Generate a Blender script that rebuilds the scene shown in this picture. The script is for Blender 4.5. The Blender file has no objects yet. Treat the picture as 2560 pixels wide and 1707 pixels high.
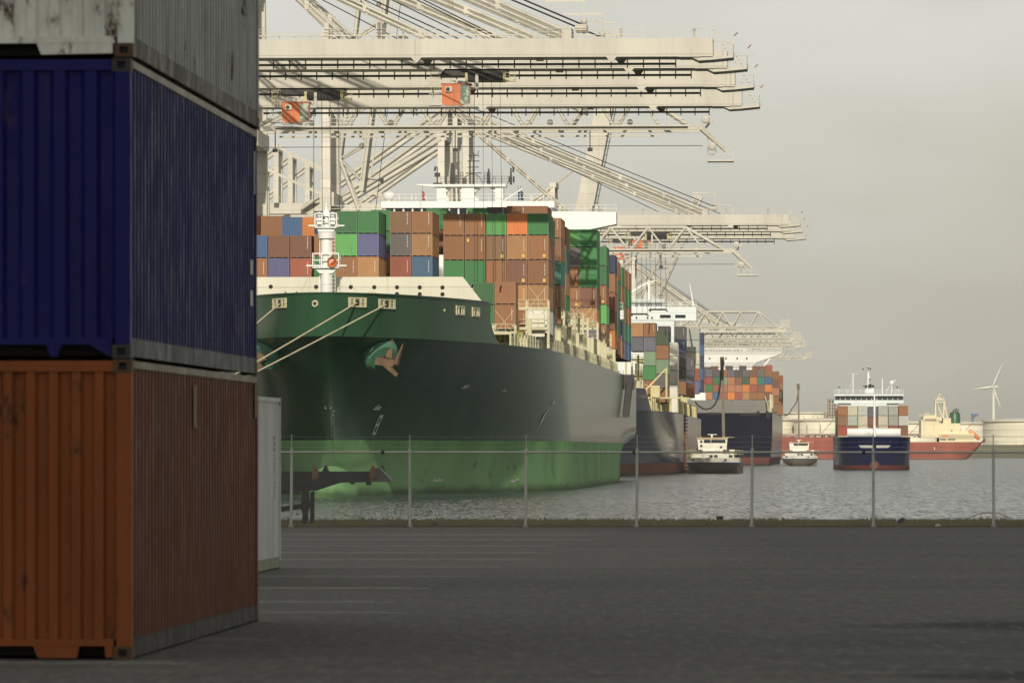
import bpy, math, random
from mathutils import Vector, Matrix, noise
random.seed(7)
S = bpy.context.scene
COL = S.collection
F = 15500.0; HX = 1280.0; HY = 1127.0; EYE = 1.8; SEA = -3.1
R = math.radians

# ---------------------------------------------------------------- camera
cam = bpy.data.cameras.new('camera'); camo = bpy.data.objects.new('camera', cam); COL.objects.link(camo)
camo.location = (0, 0, EYE); camo.rotation_euler = (R(90), 0, 0)
cam.sensor_width = 36; cam.lens = F * 36 / 2560; cam.shift_y = (HY - 853.5) / 2560
cam.clip_start = 1; cam.clip_end = 60000
cam.dof.use_dof = True; cam.dof.focus_distance = 900; cam.dof.aperture_fstop = 9
S.camera = camo

# ---------------------------------------------------------------- world, sun, exposure
SUN_AZ, SUN_EL = 1.2, 24.0        # degrees left of straight behind the camera, height
to_sun = Vector((-math.sin(R(SUN_AZ)) * math.cos(R(SUN_EL)), -math.cos(R(SUN_AZ)) * math.cos(R(SUN_EL)), math.sin(R(SUN_EL))))
W = bpy.data.worlds.new("World"); S.world = W; W.use_nodes = True
nt = W.node_tree; N = nt.nodes; L = nt.links
for n in list(N): N.remove(n)
out = N.new('ShaderNodeOutputWorld'); bg = N.new('ShaderNodeBackground'); L.new(bg.outputs[0], out.inputs[0])
sky = N.new('ShaderNodeTexSky'); sky.sky_type = 'NISHITA'; sky.sun_disc = False
sky.sun_elevation = R(SUN_EL); sky.sun_rotation = R(180 + SUN_AZ); sky.dust_density = 4
skm = N.new('ShaderNodeVectorMath'); skm.operation = 'SCALE'; skm.inputs['Scale'].default_value = 0.10
L.new(sky.outputs[0], skm.inputs[0])
tc = N.new('ShaderNodeTexCoord'); sep = N.new('ShaderNodeSeparateXYZ'); L.new(tc.outputs['Generated'], sep.inputs[0])
def wmath(op, a, b=None, c=None):
    m = N.new('ShaderNodeMath'); m.operation = op
    for i, v in enumerate((a, b, c)):
        if v is None: continue
        if isinstance(v, (int, float)): m.inputs[i].default_value = v
        else: L.new(v, m.inputs[i])
    return m.outputs[0]
nz = N.new('ShaderNodeTexNoise'); nz.inputs['Scale'].default_value = 9; nz.inputs['Detail'].default_value = 4; nz.inputs['Roughness'].default_value = .5
mp = N.new('ShaderNodeMapping'); mp.inputs['Scale'].default_value = (1, 1, 2.6); L.new(tc.outputs['Generated'], mp.inputs[0]); L.new(mp.outputs[0], nz.inputs[0])
# cloud layer: brighter to the left and upward near the horizon, duller to the right
t = wmath('MULTIPLY_ADD', sep.outputs[0], -2.6, .42)
t = wmath('MULTIPLY_ADD', sep.outputs[2], 3.2, t)
t = wmath('ADD', t, wmath('MULTIPLY_ADD', nz.outputs[0], 1.5, -.72))
cr = N.new('ShaderNodeValToRGB'); L.new(t, cr.inputs[0])
e = cr.color_ramp.elements
e[0].position = 0; e[0].color = (.56, .54, .445, 1)
e[1].position = 1; e[1].color = (.82, .815, .77, 1)
m_ = e.new(.45); m_.color = (.655, .64, .55, 1)
zen = N.new('ShaderNodeMix'); zen.data_type = 'RGBA'; zen.clamp_factor = True
L.new(wmath('MULTIPLY', wmath('SUBTRACT', sep.outputs[2], .12), 2.2), zen.inputs[0]); L.new(cr.outputs[0], zen.inputs[6])
zen.inputs[7].default_value = (.38, .385, .38, 1)
mx = N.new('ShaderNodeMix'); mx.data_type = 'RGBA'; mx.inputs[0].default_value = .12
L.new(zen.outputs[2], mx.inputs[6]); L.new(skm.outputs[0], mx.inputs[7]); L.new(mx.outputs[2], bg.inputs[0])
bg.inputs[1].default_value = 1.0
sl = bpy.data.lights.new('sun', 'SUN'); sl.energy = 3.5; sl.angle = R(.53); sl.color = (1.0, .91, .76)
so = bpy.data.objects.new('sun', sl); COL.objects.link(so); so.rotation_euler = (-to_sun).to_track_quat('-Z', 'Y').to_euler(); so.location = (0, -20, 60)
S.view_settings.view_transform = 'Standard'; S.view_settings.look = 'None'; S.view_settings.exposure = 0; S.view_settings.gamma = 1
S.render.engine = 'CYCLES'
S.cycles.max_bounces = 5; S.cycles.diffuse_bounces = 2; S.cycles.glossy_bounces = 2; S.cycles.transparent_max_bounces = 8; S.cycles.volume_bounces = 0
S.cycles.caustics_reflective = False; S.cycles.caustics_refractive = False
S.cycles.use_denoising = True

# ---------------------------------------------------------------- helpers
def P(px, py, D):                         # photograph pixel at a distance -> a point
    return Vector(((px - HX) * D / F, D, EYE - (py - HY) * D / F))

class MB:
    """collects simple solids into one mesh"""
    def __init__(s): s.v = []; s.f = []; s.mi = []; s.sm = []; s.cur = 0
    def add(s, vs, fs, smooth=False):
        o = len(s.v); s.v += [tuple(v) for v in vs]
        for f in fs: s.f.append(tuple(i + o for i in f)); s.mi.append(s.cur); s.sm.append(smooth)
        return s
    def box(s, c, d, rz=0):
        x, y, z = d[0] / 2, d[1] / 2, d[2] / 2; vs = []
        for k in (-1, 1):
            for j, i in ((-1, -1), (-1, 1), (1, 1), (1, -1)):
                p = Vector((i * x, j * y, k * z))
                if rz: p = Matrix.Rotation(rz, 3, 'Z') @ p
                vs.append(p + Vector(c))
        return s.add(vs, [(3, 2, 1, 0), (4, 5, 6, 7), (0, 1, 5, 4), (1, 2, 6, 5), (2, 3, 7, 6), (3, 0, 4, 7)])
    def bx(s, x0, x1, y0, y1, z0, z1): return s.box(((x0 + x1) / 2, (y0 + y1) / 2, (z0 + z1) / 2), (x1 - x0, y1 - y0, z1 - z0))
    def beam(s, p, q, w, h=None, w2=None, h2=None):
        p, q = Vector(p), Vector(q); h = h or w; d = (q - p)
        if d.length < 1e-6: return s
        d.normalize(); u = Vector((0, 0, 1)) if abs(d.z) < .95 else Vector((0, 1, 0))
        r = d.cross(u).normalized(); u = r.cross(d)
        w2 = w2 if w2 is not None else w; h2 = h2 if h2 is not None else h
        vs = [p + r * (a * w / 2) + u * (b * h / 2) for a, b in ((-1, -1), (1, -1), (1, 1), (-1, 1))] + [q + r * (a * w2 / 2) + u * (b * h2 / 2) for a, b in ((-1, -1), (1, -1), (1, 1), (-1, 1))]
        return s.add(vs, [(0, 1, 2, 3), (7, 6, 5, 4), (0, 4, 5, 1), (1, 5, 6, 2), (2, 6, 7, 3), (3, 7, 4, 0)])
    def tube(s, p, q, r, r2=None, n=8, caps=True):
        p, q = Vector(p), Vector(q); r2 = r if r2 is None else r2; d = (q - p)
        if d.length < 1e-6: return s
        d.normalize(); u = Vector((0, 0, 1)) if abs(d.z) < .95 else Vector((0, 1, 0))
        a = d.cross(u).normalized(); b = a.cross(d); o = []
        for c, rr in ((p, r), (q, r2)):
            for i in range(n):
                t = 2 * math.pi * i / n; o.append(c + (a * math.cos(t) + b * math.sin(t)) * rr)
        s.add(o, [(i, i + n, (i + 1) % n + n, (i + 1) % n) for i in range(n)], n > 5)
        if caps: s.add(o, [tuple(range(n)), tuple(range(2 * n - 1, n - 1, -1))])
        return s
    def path(s, pts, r, n=6):
        for a, b in zip(pts, pts[1:]): s.tube(a, b, r, n=n)
        return s
    def lathe(s, prof, c=(0, 0, 0), n=32, axis='z', a0=0, a1=2 * math.pi):
        vs = []; full = abs(a1 - a0 - 2 * math.pi) < 1e-6; m = n if full else n + 1
        for r, z in prof:
            for i in range(m):
                t = a0 + (a1 - a0) * i / n
                p = (r * math.cos(t), r * math.sin(t), z) if axis == 'z' else ((r * math.cos(t), z, r * math.sin(t)) if axis == 'y' else (z, r * math.cos(t), r * math.sin(t)))
                vs.append(Vector(p) + Vector(c))
        fs = []
        for k in range(len(prof) - 1):
            for i in range(n):
                j = (i + 1) % m; fs.append((k * m + i, k * m + j, (k + 1) * m + j, (k + 1) * m + i))
        return s.add(vs, fs, True)
    def ball(s, c, r, n=14):
        rx, ry, rz = r if hasattr(r, '__len__') else (r, r, r); k = n // 2; vs = []; fs = []
        for j in range(k + 1):
            a = -math.pi / 2 + math.pi * j / k
            for i in range(n):
                t = 2 * math.pi * i / n; vs.append((c[0] + rx * math.cos(a) * math.cos(t), c[1] + ry * math.cos(a) * math.sin(t), c[2] + rz * math.sin(a)))
        for j in range(k):
            for i in range(n): fs.append((j * n + i, j * n + (i + 1) % n, (j + 1) * n + (i + 1) % n, (j + 1) * n + i))
        return s.add(vs, fs, True)
    def prism(s, pts, a, b, axis='y'):
        """outline pts (u,v) extruded from a to b along the axis"""
        n = len(pts); mk = {'y': lambda u, v, w: (u, w, v), 'x': lambda u, v, w: (w, u, v), 'z': lambda u, v, w: (u, v, w)}[axis]
        vs = [mk(u, v, a) for u, v in pts] + [mk(u, v, b) for u, v in pts]
        return s.add(vs, [tuple(range(n)), tuple(range(2 * n - 1, n - 1, -1))] + [(i, i + n, (i + 1) % n + n, (i + 1) % n) for i in range(n)])
    def quad(s, *p): return s.add(p, [tuple(range(len(p)))])
    def rail(s, p, q, h=1.05, n=2, step=2.0, r=.04):
        """a guard rail from p to q"""
        p, q = Vector(p), Vector(q); k = max(1, round((q - p).length / step)); up = Vector((0, 0, h))
        for i in range(k + 1): a = p.lerp(q, i / k); s.beam(a, a + up, r)
        for j in range(n): z = Vector((0, 0, h * (j + 1) / n)); s.beam(p + z, q + z, r)
        return s
    def mesh(s, name, mats):
        me = bpy.data.meshes.new(name); me.from_pydata(s.v, [], s.f)
        for m in (mats if isinstance(mats, (list, tuple)) else [mats]): me.materials.append(m)
        me.polygons.foreach_set('material_index', s.mi); me.polygons.foreach_set('use_smooth', s.sm)
        me.update(); return me
    def each(s, name, mats, parent=None):
        """every separate solid becomes an object of its own"""
        par = list(range(len(s.v)))
        def find(a):
            while par[a] != a: par[a] = par[par[a]]; a = par[a]
            return a
        for f in s.f:
            for k in f[1:]: par[find(k)] = find(f[0])
        g = {}
        for i, f in enumerate(s.f): g.setdefault(find(f[0]), []).append(i)
        for ids in g.values():
            q = MB(); mp = {}
            for i in ids:
                for k in s.f[i]:
                    if k not in mp: mp[k] = len(q.v); q.v.append(s.v[k])
                q.f.append(tuple(mp[k] for k in s.f[i])); q.mi.append(s.mi[i]); q.sm.append(s.sm[i])
            q.build(name, mats, parent)
    def build(s, name, mats, parent=None, label=None, flip=True):
        o = bpy.data.objects.new(name, s.mesh(name, mats)); COL.objects.link(o)
        if parent: o.parent = parent
        if label: o['label'] = label
        return o

def tag(o, label=None, cat=None, group=None, kind=None):
    for k, v in (('label', label), ('category', cat), ('group', group), ('kind', kind)):
        if v: o[k] = v
    return o
def empty(name, loc, rz, label, cat, group=None):
    o = bpy.data.objects.new(name, None); COL.objects.link(o); o.location = loc; o.rotation_euler = (0, 0, rz); o.empty_display_size = .2
    return tag(o, label, cat, group)
class Frame:                               # a heading on the water: x to the right (port side), y away from the camera
    def __init__(s, X, Y, th): s.X, s.Y, s.th = X, Y, th; s.c, s.s = math.cos(th), math.sin(th)
    def w(s, x, y, z): return Vector((s.X + x * s.c + y * s.s, s.Y - x * s.s + y * s.c, z))
    def inv(s, p): dx, dy = p[0] - s.X, p[1] - s.Y; return Vector((dx * s.c - dy * s.s, dx * s.s + dy * s.c, p[2]))
    def l(s, px, py, D): return s.inv(P(px, py, D))

# ---------------------------------------------------------------- materials
def nodes(name):
    m = bpy.data.materials.new(name); m.use_nodes = True; t = m.node_tree
    return m, t, t.nodes, t.links, t.nodes['Principled BSDF']
def mixc(N, L, f, a, b, blend='MIX'):
    m = N.new('ShaderNodeMix'); m.data_type = 'RGBA'; m.blend_type = blend; m.clamp_factor = True
    for i, v in ((0, f), (6, a), (7, b)):
        if isinstance(v, (int, float)): m.inputs[i].default_value = v
        elif isinstance(v, tuple): m.inputs[i].default_value = (*v[:3], 1)
        else: L.new(v, m.inputs[i])
    return m.outputs[2]
def ramp(N, L, src, a, b, ca=0, cb=1):
    r = N.new('ShaderNodeMapRange'); r.clamp = True; L.new(src, r.inputs[0])
    r.inputs[1].default_value = a; r.inputs[2].default_value = b; r.inputs[3].default_value = ca; r.inputs[4].default_value = cb
    return r.outputs[0]
def noi(N, L, scale=1, sc=(1, 1, 1), detail=4, rough=.55, coord='Object', seed=0, vec=None):
    t = N.new('ShaderNodeTexNoise'); t.inputs['Scale'].default_value = scale; t.inputs['Detail'].default_value = detail; t.inputs['Roughness'].default_value = rough
    c = N.new('ShaderNodeTexCoord'); m = N.new('ShaderNodeMapping'); m.inputs['Scale'].default_value = sc; m.inputs['Location'].default_value = (seed, seed * 1.7, seed * .3)
    L.new(c.outputs[coord], m.inputs[0]); L.new(m.outputs[0], t.inputs[0]); return t.outputs[0]
def paint(name, rgb, rough=.5, var=.18, scale=.6, rust=0, streak=.5, spec=.5, metal=0, rustc=(.16, .06, .025), dirt=(.08, .07, .05), fine=0, rscale=1.3):
    m, t, N, L, b = nodes(name)
    n1 = noi(N, L, scale, (1, 1, .35)); c = mixc(N, L, ramp(N, L, n1, .3, .7), tuple(x * (1 - var) for x in rgb), tuple(min(1, x * (1 + var * .6)) for x in rgb))
    if streak:
        n2 = noi(N, L, 2.2, (1, 1, .06), 3, .6, seed=5); c = mixc(N, L, ramp(N, L, n2, .5, .8, 0, .4 * streak), c, dirt)
    if rust:
        n3 = noi(N, L, rscale, (1, 1, .5), 6, .65, seed=9); c = mixc(N, L, ramp(N, L, n3, .72 - rust * .25, .78 - rust * .2), c, rustc)
    sx = N.new('ShaderNodeTexCoord'); sy = N.new('ShaderNodeSeparateXYZ'); L.new(sx.outputs['Object'], sy.inputs[0]); sc_ = N.new('ShaderNodeCombineXYZ'); L.new(sy.outputs[1], sc_.inputs[0]); L.new(sy.outputs[2], sc_.inputs[1])
    br_ = N.new('ShaderNodeTexBrick'); L.new(sc_.outputs[0], br_.inputs['Vector']); br_.inputs['Scale'].default_value = 1; br_.inputs['Brick Width'].default_value = 11; br_.inputs['Row Height'].default_value = 2.9; br_.inputs['Mortar Size'].default_value = .07; br_.inputs['Mortar Smooth'].default_value = .6
    br_.inputs['Color1'].default_value = (.9, .9, .9, 1); br_.inputs['Color2'].default_value = (1.08, 1.08, 1.08, 1); br_.inputs['Mortar'].default_value = (.62, .62, .6, 1)
    c = mixc(N, L, .8, c, br_.outputs[0], 'MULTIPLY')
    n5 = noi(N, L, .5, (1, 1, .035), 5, .7, 'Object', 17); c = mixc(N, L, ramp(N, L, n5, .62, .74, 0, .5), c, (.10, .06, .035))
    L.new(c, b.inputs['Base Color']); b.inputs['Roughness'].default_value = rough; b.inputs['Specular IOR Level'].default_value = spec; b.inputs['Metallic'].default_value = metal
    return m
M = {}
M['cream'] = paint('cream_crane_paint', (.57, .545, .465), .5, .12, .25, .05, .55, dirt=(.28, .24, .18), rustc=(.34, .22, .12), rscale=.35)
M['creamgrey'] = paint('grey_cream_paint', (.55, .54, .47), .5, .1, .2, 0, .3)
M['deckcream'] = paint('ship_deck_cream', (.58, .55, .36), .55, .15, .5, .15, .5)
M['bwcream'] = paint('breakwater_cream', (.62, .60, .49), .55, .08, .3, 0, .3, dirt=(.3, .27, .2))
M['steelgrey'] = paint('festoon_steel', (.16, .16, .15), .6, .2)
M['orange'] = paint('cabin_orange', (.62, .17, .05), .45, .1, .5)
M['dark'] = paint('dark_machinery', (.03, .03, .028), .6, .3)
M['black'] = paint('black_rubber', (.012, .012, .013), .7, .2)
M['white'] = paint('ship_white', (.80, .80, .77), .4, .04, .3, 0, .15)
M['bluewhite'] = paint('cool_white', (.66, .72, .73), .45, .05, .3, 0, .15)
M['rope'] = paint('mooring_rope', (.62, .54, .36), .9, .15, 2)
M['rust'] = paint('rusty_steel', (.24, .11, .05), .85, .4, 1.5)
M['anchor'] = paint('anchor_rust', (.15, .095, .052), .8, .35, 1.5)
M['bolster'] = paint('anchor_bolster_green', (.09, .235, .155), .2, .1, .4)
M['galv'] = paint('galvanised_steel', (.50, .50, .45), .45, .15, 2, 0, .2, metal=.3)
M['wire'] = paint('fence_wire', (.42, .42, .38), .5, .2, 3, 0, 0, metal=.3)
M['chassis'] = paint('trailer_black', (.028, .03, .034), .55, .3, 1.2, .1)
M['lockbrown'] = paint('lock_brown', (.22, .13, .07), .7, .3, 3, .2)
M['funnel'] = paint('funnel_green', (.03, .13, .05), .4, .2, .2)
M['tankcream'] = paint('tank_cream', (.78, .74, .60), .5, .05, .02, 0, .15)
M['tankerred'] = paint('tanker_red', (.36, .11, .08), .5, .18, .05)
M['tankercream'] = paint('tanker_cream', (.76, .68, .44), .5, .06, .1)
M['turbine'] = paint('turbine_white', (.80, .80, .72), .4, .03)
M['lifeboat'] = paint('lifeboat_orange', (.75, .25, .09), .5, .1)
M['marking'] = paint('white_stencil', (.72, .72, .66), .6, .1)
M['yellow'] = paint('yellow_plate', (.75, .50, .10), .6, .1)
M['waterwhite'] = paint('barge_white', (.80, .78, .68), .45, .06, .8, .0, .35, dirt=(.35, .25, .13))
M['bargehull'] = paint('barge_bottom', (.17, .15, .11), .7, .4, .6, .2)
M['bargeblue'] = paint('barge_blue', (.03, .05, .14), .5, .2, .6)
M['hose'] = paint('hose_black', (.02, .022, .02), .6, .2)
M['refinery'] = paint('refinery_steel', (.42, .36, .29), .6, .3, .05)
M['bluebox'] = paint('far_blue', (.10, .16, .28), .6, .1)
M['bargebrown'] = paint('derrick_brown', (.16, .13, .09), .6, .2)
M['greybulwark'] = paint('stern_grey', (.17, .17, .155), .6, .1, .2)
M['rock'] = paint('rock', (.10, .09, .07), .9, .4, 3, 0, 0)
M['paler'] = paint('pale_stone', (.55, .54, .48), .9, .2, 5, 0, 0)
M['redpaint'] = paint('safety_red', (.55, .08, .05), .5, .1)

def glass():
    m, t, N, L, b = nodes('window_glass'); b.inputs['Base Color'].default_value = (.02, .03, .035, 1); b.inputs['Roughness'].default_value = .08; b.inputs['Specular IOR Level'].default_value = .8
    return m
M['glass'] = glass()
m, t, N, L, b = nodes('cabin_glass'); L.new(mixc(N, L, ramp(N, L, noi(N, L, 1.4), .45, .6), (.12, .20, .16), (.50, .55, .42)), b.inputs['Base Color']); b.inputs['Roughness'].default_value = .1; M['cabglass'] = m

# shared material for stowed containers: the object's own colour, weathered
m, t, N, L, b = nodes('container_paint')
oi = N.new('ShaderNodeObjectInfo')
rnd = oi.outputs['Random']
tcx = N.new('ShaderNodeTexCoord'); off = N.new('ShaderNodeVectorMath'); off.operation = 'SCALE'; cmb = N.new('ShaderNodeCombineXYZ'); L.new(rnd, cmb.inputs[0]); L.new(rnd, cmb.inputs[2]); L.new(cmb.outputs[0], off.inputs[0]); off.inputs['Scale'].default_value = 60
adv = N.new('ShaderNodeVectorMath'); adv.operation = 'ADD'; L.new(tcx.outputs['Object'], adv.inputs[0]); L.new(off.outputs[0], adv.inputs[1])
def cn(scale, sc, detail):
    a = N.new('ShaderNodeMapping'); a.inputs['Scale'].default_value = sc; L.new(adv.outputs[0], a.inputs[0]); n = N.new('ShaderNodeTexNoise'); n.inputs['Scale'].default_value = scale; n.inputs['Detail'].default_value = detail; n.inputs['Roughness'].default_value = .62; L.new(a.outputs[0], n.inputs[0]); return n.outputs[0]
hs = N.new('ShaderNodeHueSaturation'); L.new(oi.outputs['Color'], hs.inputs['Color']); L.new(ramp(N, L, rnd, 0, 1, .82, 1.12), hs.inputs['Value'])
c = mixc(N, L, ramp(N, L, cn(.8, (1, .3, .5), 4), .35, .7, 0, .35), hs.outputs[0], mixc(N, L, .5, hs.outputs[0], (.12, .11, .09)))
c = mixc(N, L, ramp(N, L, cn(3.0, (1, 1, .12), 3), .55, .8, 0, .30), c, (.05, .04, .03))
c = mixc(N, L, ramp(N, L, cn(1.6, (1, .4, 1), 6), .66, .72, 0, .8), c, (.12, .055, .03))
L.new(c, b.inputs['Base Color']); b.inputs['Roughness'].default_value = .5
M['cont'] = m
M['gap'] = paint('container_shadow_gap', (.015, .014, .013), .8, .2)

# hull paints: the boot-top line belongs to the paint scheme
def hullpaint(name, top, boot, zline, rough=.19, seam=True, stain=(.03, .03, .03), soft=.15, wet=None):
    m, t, N, L, b = nodes(name)
    g = N.new('ShaderNodeNewGeometry'); s = N.new('ShaderNodeSeparateXYZ'); L.new(g.outputs['Position'], s.inputs[0])
    n1 = noi(N, L, .12, (1, 1, .5), 6, .6, 'Object'); n2 = noi(N, L, .9, (1, 1, .05), 4, .6, 'Object', 4); n3 = noi(N, L, .22, (1, .6, 1.6), 6, .7, 'Object', 11)
    tp = mixc(N, L, ramp(N, L, n1, .35, .7), tuple(x * .8 for x in top), tuple(x * 1.15 for x in top))
    tp = mixc(N, L, ramp(N, L, n2, .55, .8, 0, .25), tp, stain)
    bt = mixc(N, L, ramp(N, L, n1, .3, .7), tuple(x * .75 for x in boot), tuple(x * 1.2 for x in boot))
    bt = mixc(N, L, ramp(N, L, n3, .60, .68, 0, .75), bt, tuple(x * .3 + .012 for x in boot))
    bt = mixc(N, L, ramp(N, L, n2, .55, .75, 0, .35), bt, tuple(x * 1.4 for x in boot))
    z = N.new('ShaderNodeMath'); z.operation = 'ADD'; L.new(s.outputs[2], z.inputs[0]); z.inputs[1].default_value = 0
    f = ramp(N, L, z.outputs[0], zline - soft, zline + soft)
    c = mixc(N, L, f, bt, tp)
    # slime just above the water
    fs = N.new('ShaderNodeMath'); fs.operation = 'ADD'; L.new(s.outputs[2], fs.inputs[0]); L.new(ramp(N, L, n3, .3, .7, -.5, .5), fs.inputs[1])
    c = mixc(N, L, ramp(N, L, fs.outputs[0], SEA + .2, SEA + 1.0, .75, 0), c, (.02, .03, .015))
    L.new(c, b.inputs['Base Color']); L.new(ramp(N, L, f, 0, 1, .62, rough), b.inputs['Roughness']); L.new(ramp(N, L, f, 0, 1, .02, .05), b.inputs['Specular IOR Level'])
    if seam:
        bk = N.new('ShaderNodeTexNoise'); bk.inputs['Scale'].default_value = .35; bk.inputs['Detail'].default_value = 2
        tcc = N.new('ShaderNodeTexCoord'); L.new(tcc.outputs['Object'], bk.inputs[0])
        bp = N.new('ShaderNodeBump'); bp.inputs['Strength'].default_value = .2; bp.inputs['Distance'].default_value = .015; L.new(bk.outputs[0], bp.inputs['Height']); L.new(bp.outputs[0], b.inputs['Normal'])
    return m
M['hull1'] = hullpaint('hull_dark_green', (.032, .088, .046), (.22, .43, .18), 3.0, soft=.06)
M['hull2'] = hullpaint('hull_navy', (.013, .017, .070), (.22, .075, .045), -.7)
M['hull3'] = hullpaint('hull_black', (.011, .013, .025), (.15, .05, .045), -.4)
M['hull4'] = hullpaint('hull_royal_blue', (.010, .014, .062), (.19, .04, .03), -1.9)

# ---------------------------------------------------------------- ground, water, shore
def struct(o): o['kind'] = 'structure'; return o
m, t, N, L, b = nodes('asphalt')
a1 = noi(N, L, 5, (1, .35, 1), detail=8, rough=.8); a2 = noi(N, L, .07, (1, .6, 1), 5, .6, seed=3); a3 = noi(N, L, .5, (.25, 1.2, 1), 5, .65, seed=8)
c = mixc(N, L, ramp(N, L, a1, .3, .7), (.050, .048, .041), (.190, .178, .148))
c = mixc(N, L, ramp(N, L, a2, .35, .7, 0, .55), c, (.080, .077, .067))
c = mixc(N, L, ramp(N, L, a3, .52, .72, 0, .5), c, (.052, .050, .045))
# two shadows at the right, near the camera, painted into the asphalt colour
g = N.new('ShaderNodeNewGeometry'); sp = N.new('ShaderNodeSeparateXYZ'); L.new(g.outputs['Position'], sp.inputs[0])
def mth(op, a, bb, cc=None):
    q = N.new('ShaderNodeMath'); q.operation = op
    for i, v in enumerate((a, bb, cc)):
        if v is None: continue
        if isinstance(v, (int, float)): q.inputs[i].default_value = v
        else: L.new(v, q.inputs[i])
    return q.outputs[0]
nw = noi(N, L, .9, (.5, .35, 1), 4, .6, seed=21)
def tone_patch(cx, cy, rx, ry):
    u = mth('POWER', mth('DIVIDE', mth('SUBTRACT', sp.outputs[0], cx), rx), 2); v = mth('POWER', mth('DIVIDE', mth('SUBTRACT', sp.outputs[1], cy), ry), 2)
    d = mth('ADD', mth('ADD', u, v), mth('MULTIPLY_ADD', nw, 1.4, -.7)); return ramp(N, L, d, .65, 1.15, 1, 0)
shadow_tone = mth('MAXIMUM', tone_patch(6.3, 63.8, 2.9, 2.0), tone_patch(5.7, 49.6, 2.7, 1.5))
c = mixc(N, L, mth('MULTIPLY', tone_patch(7.6, 55, 5.0, 13), .42), c, (.030, .030, .029)); c = mixc(N, L, mth('MULTIPLY', tone_patch(-3.5, 118, 8, 34), .40), c, (.20, .19, .165)); c = mixc(N, L, mth('MULTIPLY', shadow_tone, .82), c, (.010, .011, .013))  # painted dark falloff at the near right, worn pale tarmac, then the painted shadows
a5 = noi(N, L, .9, (.35, .5, 1), 6, .75, seed=31); c = mixc(N, L, ramp(N, L, a5, .52, .66, 0, .6), c, (.155, .148, .128)); a6 = noi(N, L, .18, (.12, 1.0, 1), 5, .7, seed=41); c = mixc(N, L, ramp(N, L, a6, .50, .66, 0, .35), c, (.045, .044, .041))
a7 = noi(N, L, 1, (24, 1.7, 1), 3, .8, seed=51); c = mixc(N, L, ramp(N, L, a7, .35, .65, 0, .45), c, (.045, .043, .037)); a8 = noi(N, L, 1, (9, .9, 1), 3, .7, seed=57); c = mixc(N, L, ramp(N, L, a8, .52, .66, 0, .5), c, (.17, .16, .135))
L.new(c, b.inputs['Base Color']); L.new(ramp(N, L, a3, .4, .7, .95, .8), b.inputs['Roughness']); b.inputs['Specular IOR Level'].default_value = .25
bp = N.new('ShaderNodeBump'); bp.inputs['Strength'].default_value = .5; bp.inputs['Distance'].default_value = .01; L.new(a1, bp.inputs['Height']); L.new(bp.outputs[0], b.inputs['Normal'])
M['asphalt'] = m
m, t, N, L, b = nodes('verge_soil'); g1 = noi(N, L, 1.2, detail=8, rough=.7); L.new(mixc(N, L, ramp(N, L, g1, .35, .65), (.14, .125, .075), (.22, .19, .12)), b.inputs['Base Color']); b.inputs['Roughness'].default_value = .95; M['verge'] = m
m, t, N, L, b = nodes('shore_grass'); g1 = noi(N, L, .02, (1, 1, 6), detail=8, rough=.7); L.new(mixc(N, L, ramp(N, L, g1, .35, .65), (.12, .12, .05), (.22, .20, .11)), b.inputs['Base Color']); b.inputs['Roughness'].default_value = .95; M['shore'] = m
M['concrete'] = paint('quay_concrete', (.26, .25, .21), .85, .2, .4, 0, .6)
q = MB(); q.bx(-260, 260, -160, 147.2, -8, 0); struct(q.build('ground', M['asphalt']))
q = MB(); q.bx(-260, 260, 147.2, 158, -8, .04); struct(q.build('verge', M['verge']))
q = MB(); q.bx(-260, 260, 158, 159.2, -8, -.02); struct(q.build('quay_wall', M['concrete']))
# the container terminal quay on the left, along which the ships lie
q = MB(); e0 = lambda D: -40 + .055 * (D - 700)
q.prism([(-33, 420), (-33, 588), (e0(600), 600), (e0(3600), 3600), (e0(3600) - 500, 3600), (e0(420) - 500, 420)], -8, 0, 'z'); struct(q.build('terminal_quay', M['concrete']))
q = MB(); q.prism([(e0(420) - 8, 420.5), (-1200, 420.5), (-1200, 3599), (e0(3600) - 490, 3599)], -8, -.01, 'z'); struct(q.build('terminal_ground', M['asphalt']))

m, t, N, L, b = nodes('harbour_water')
b.inputs['Base Color'].default_value = (.040, .055, .055, 1); b.inputs['Roughness'].default_value = .22; b.inputs['IOR'].default_value = 1.33
g = N.new('ShaderNodeNewGeometry')
def gn(scale, sc, detail, rough=.6):
    mp = N.new('ShaderNodeMapping'); mp.inputs['Scale'].default_value = sc; L.new(g.outputs['Position'], mp.inputs[0]); n = N.new('ShaderNodeTexNoise'); n.inputs['Scale'].default_value = scale; n.inputs['Detail'].default_value = detail; n.inputs['Roughness'].default_value = rough; L.new(mp.outputs[0], n.inputs[0]); return n.outputs[0]
wa = gn(1.0, (3.2, .17, 1), 3, .7); wb = gn(1.0, (1.0, .045, 1), 3, .7); wc_ = gn(1.0, (1.1, .3, 1), 3, .6); w2 = gn(.012, (1, .30, 1), 4)
def wm(op, a, c, d=None):
    q_ = N.new('ShaderNodeMath'); q_.operation = op
    for i_, v_ in enumerate((a, c, d)):
        if v_ is None: continue
        if isinstance(v_, (int, float)): q_.inputs[i_].default_value = v_
        else: L.new(v_, q_.inputs[i_])
    return q_.outputs[0]
amp = ramp(N, L, w2, .35, .65, .75, 1.15)
ny = wm('ADD', wm('MULTIPLY_ADD', wa, 1.5, -.75), wm('MULTIPLY_ADD', wb, .8, -.4)); ny = wm('MULTIPLY_ADD', wm('MULTIPLY', ny, amp), -1.0, -.085)
nx = wm('MULTIPLY', wm('MULTIPLY_ADD', wc_, .8, -.4), amp)
cx_n = N.new('ShaderNodeCombineXYZ'); L.new(nx, cx_n.inputs[0]); L.new(ny, cx_n.inputs[1]); cx_n.inputs[2].default_value = 1
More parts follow.
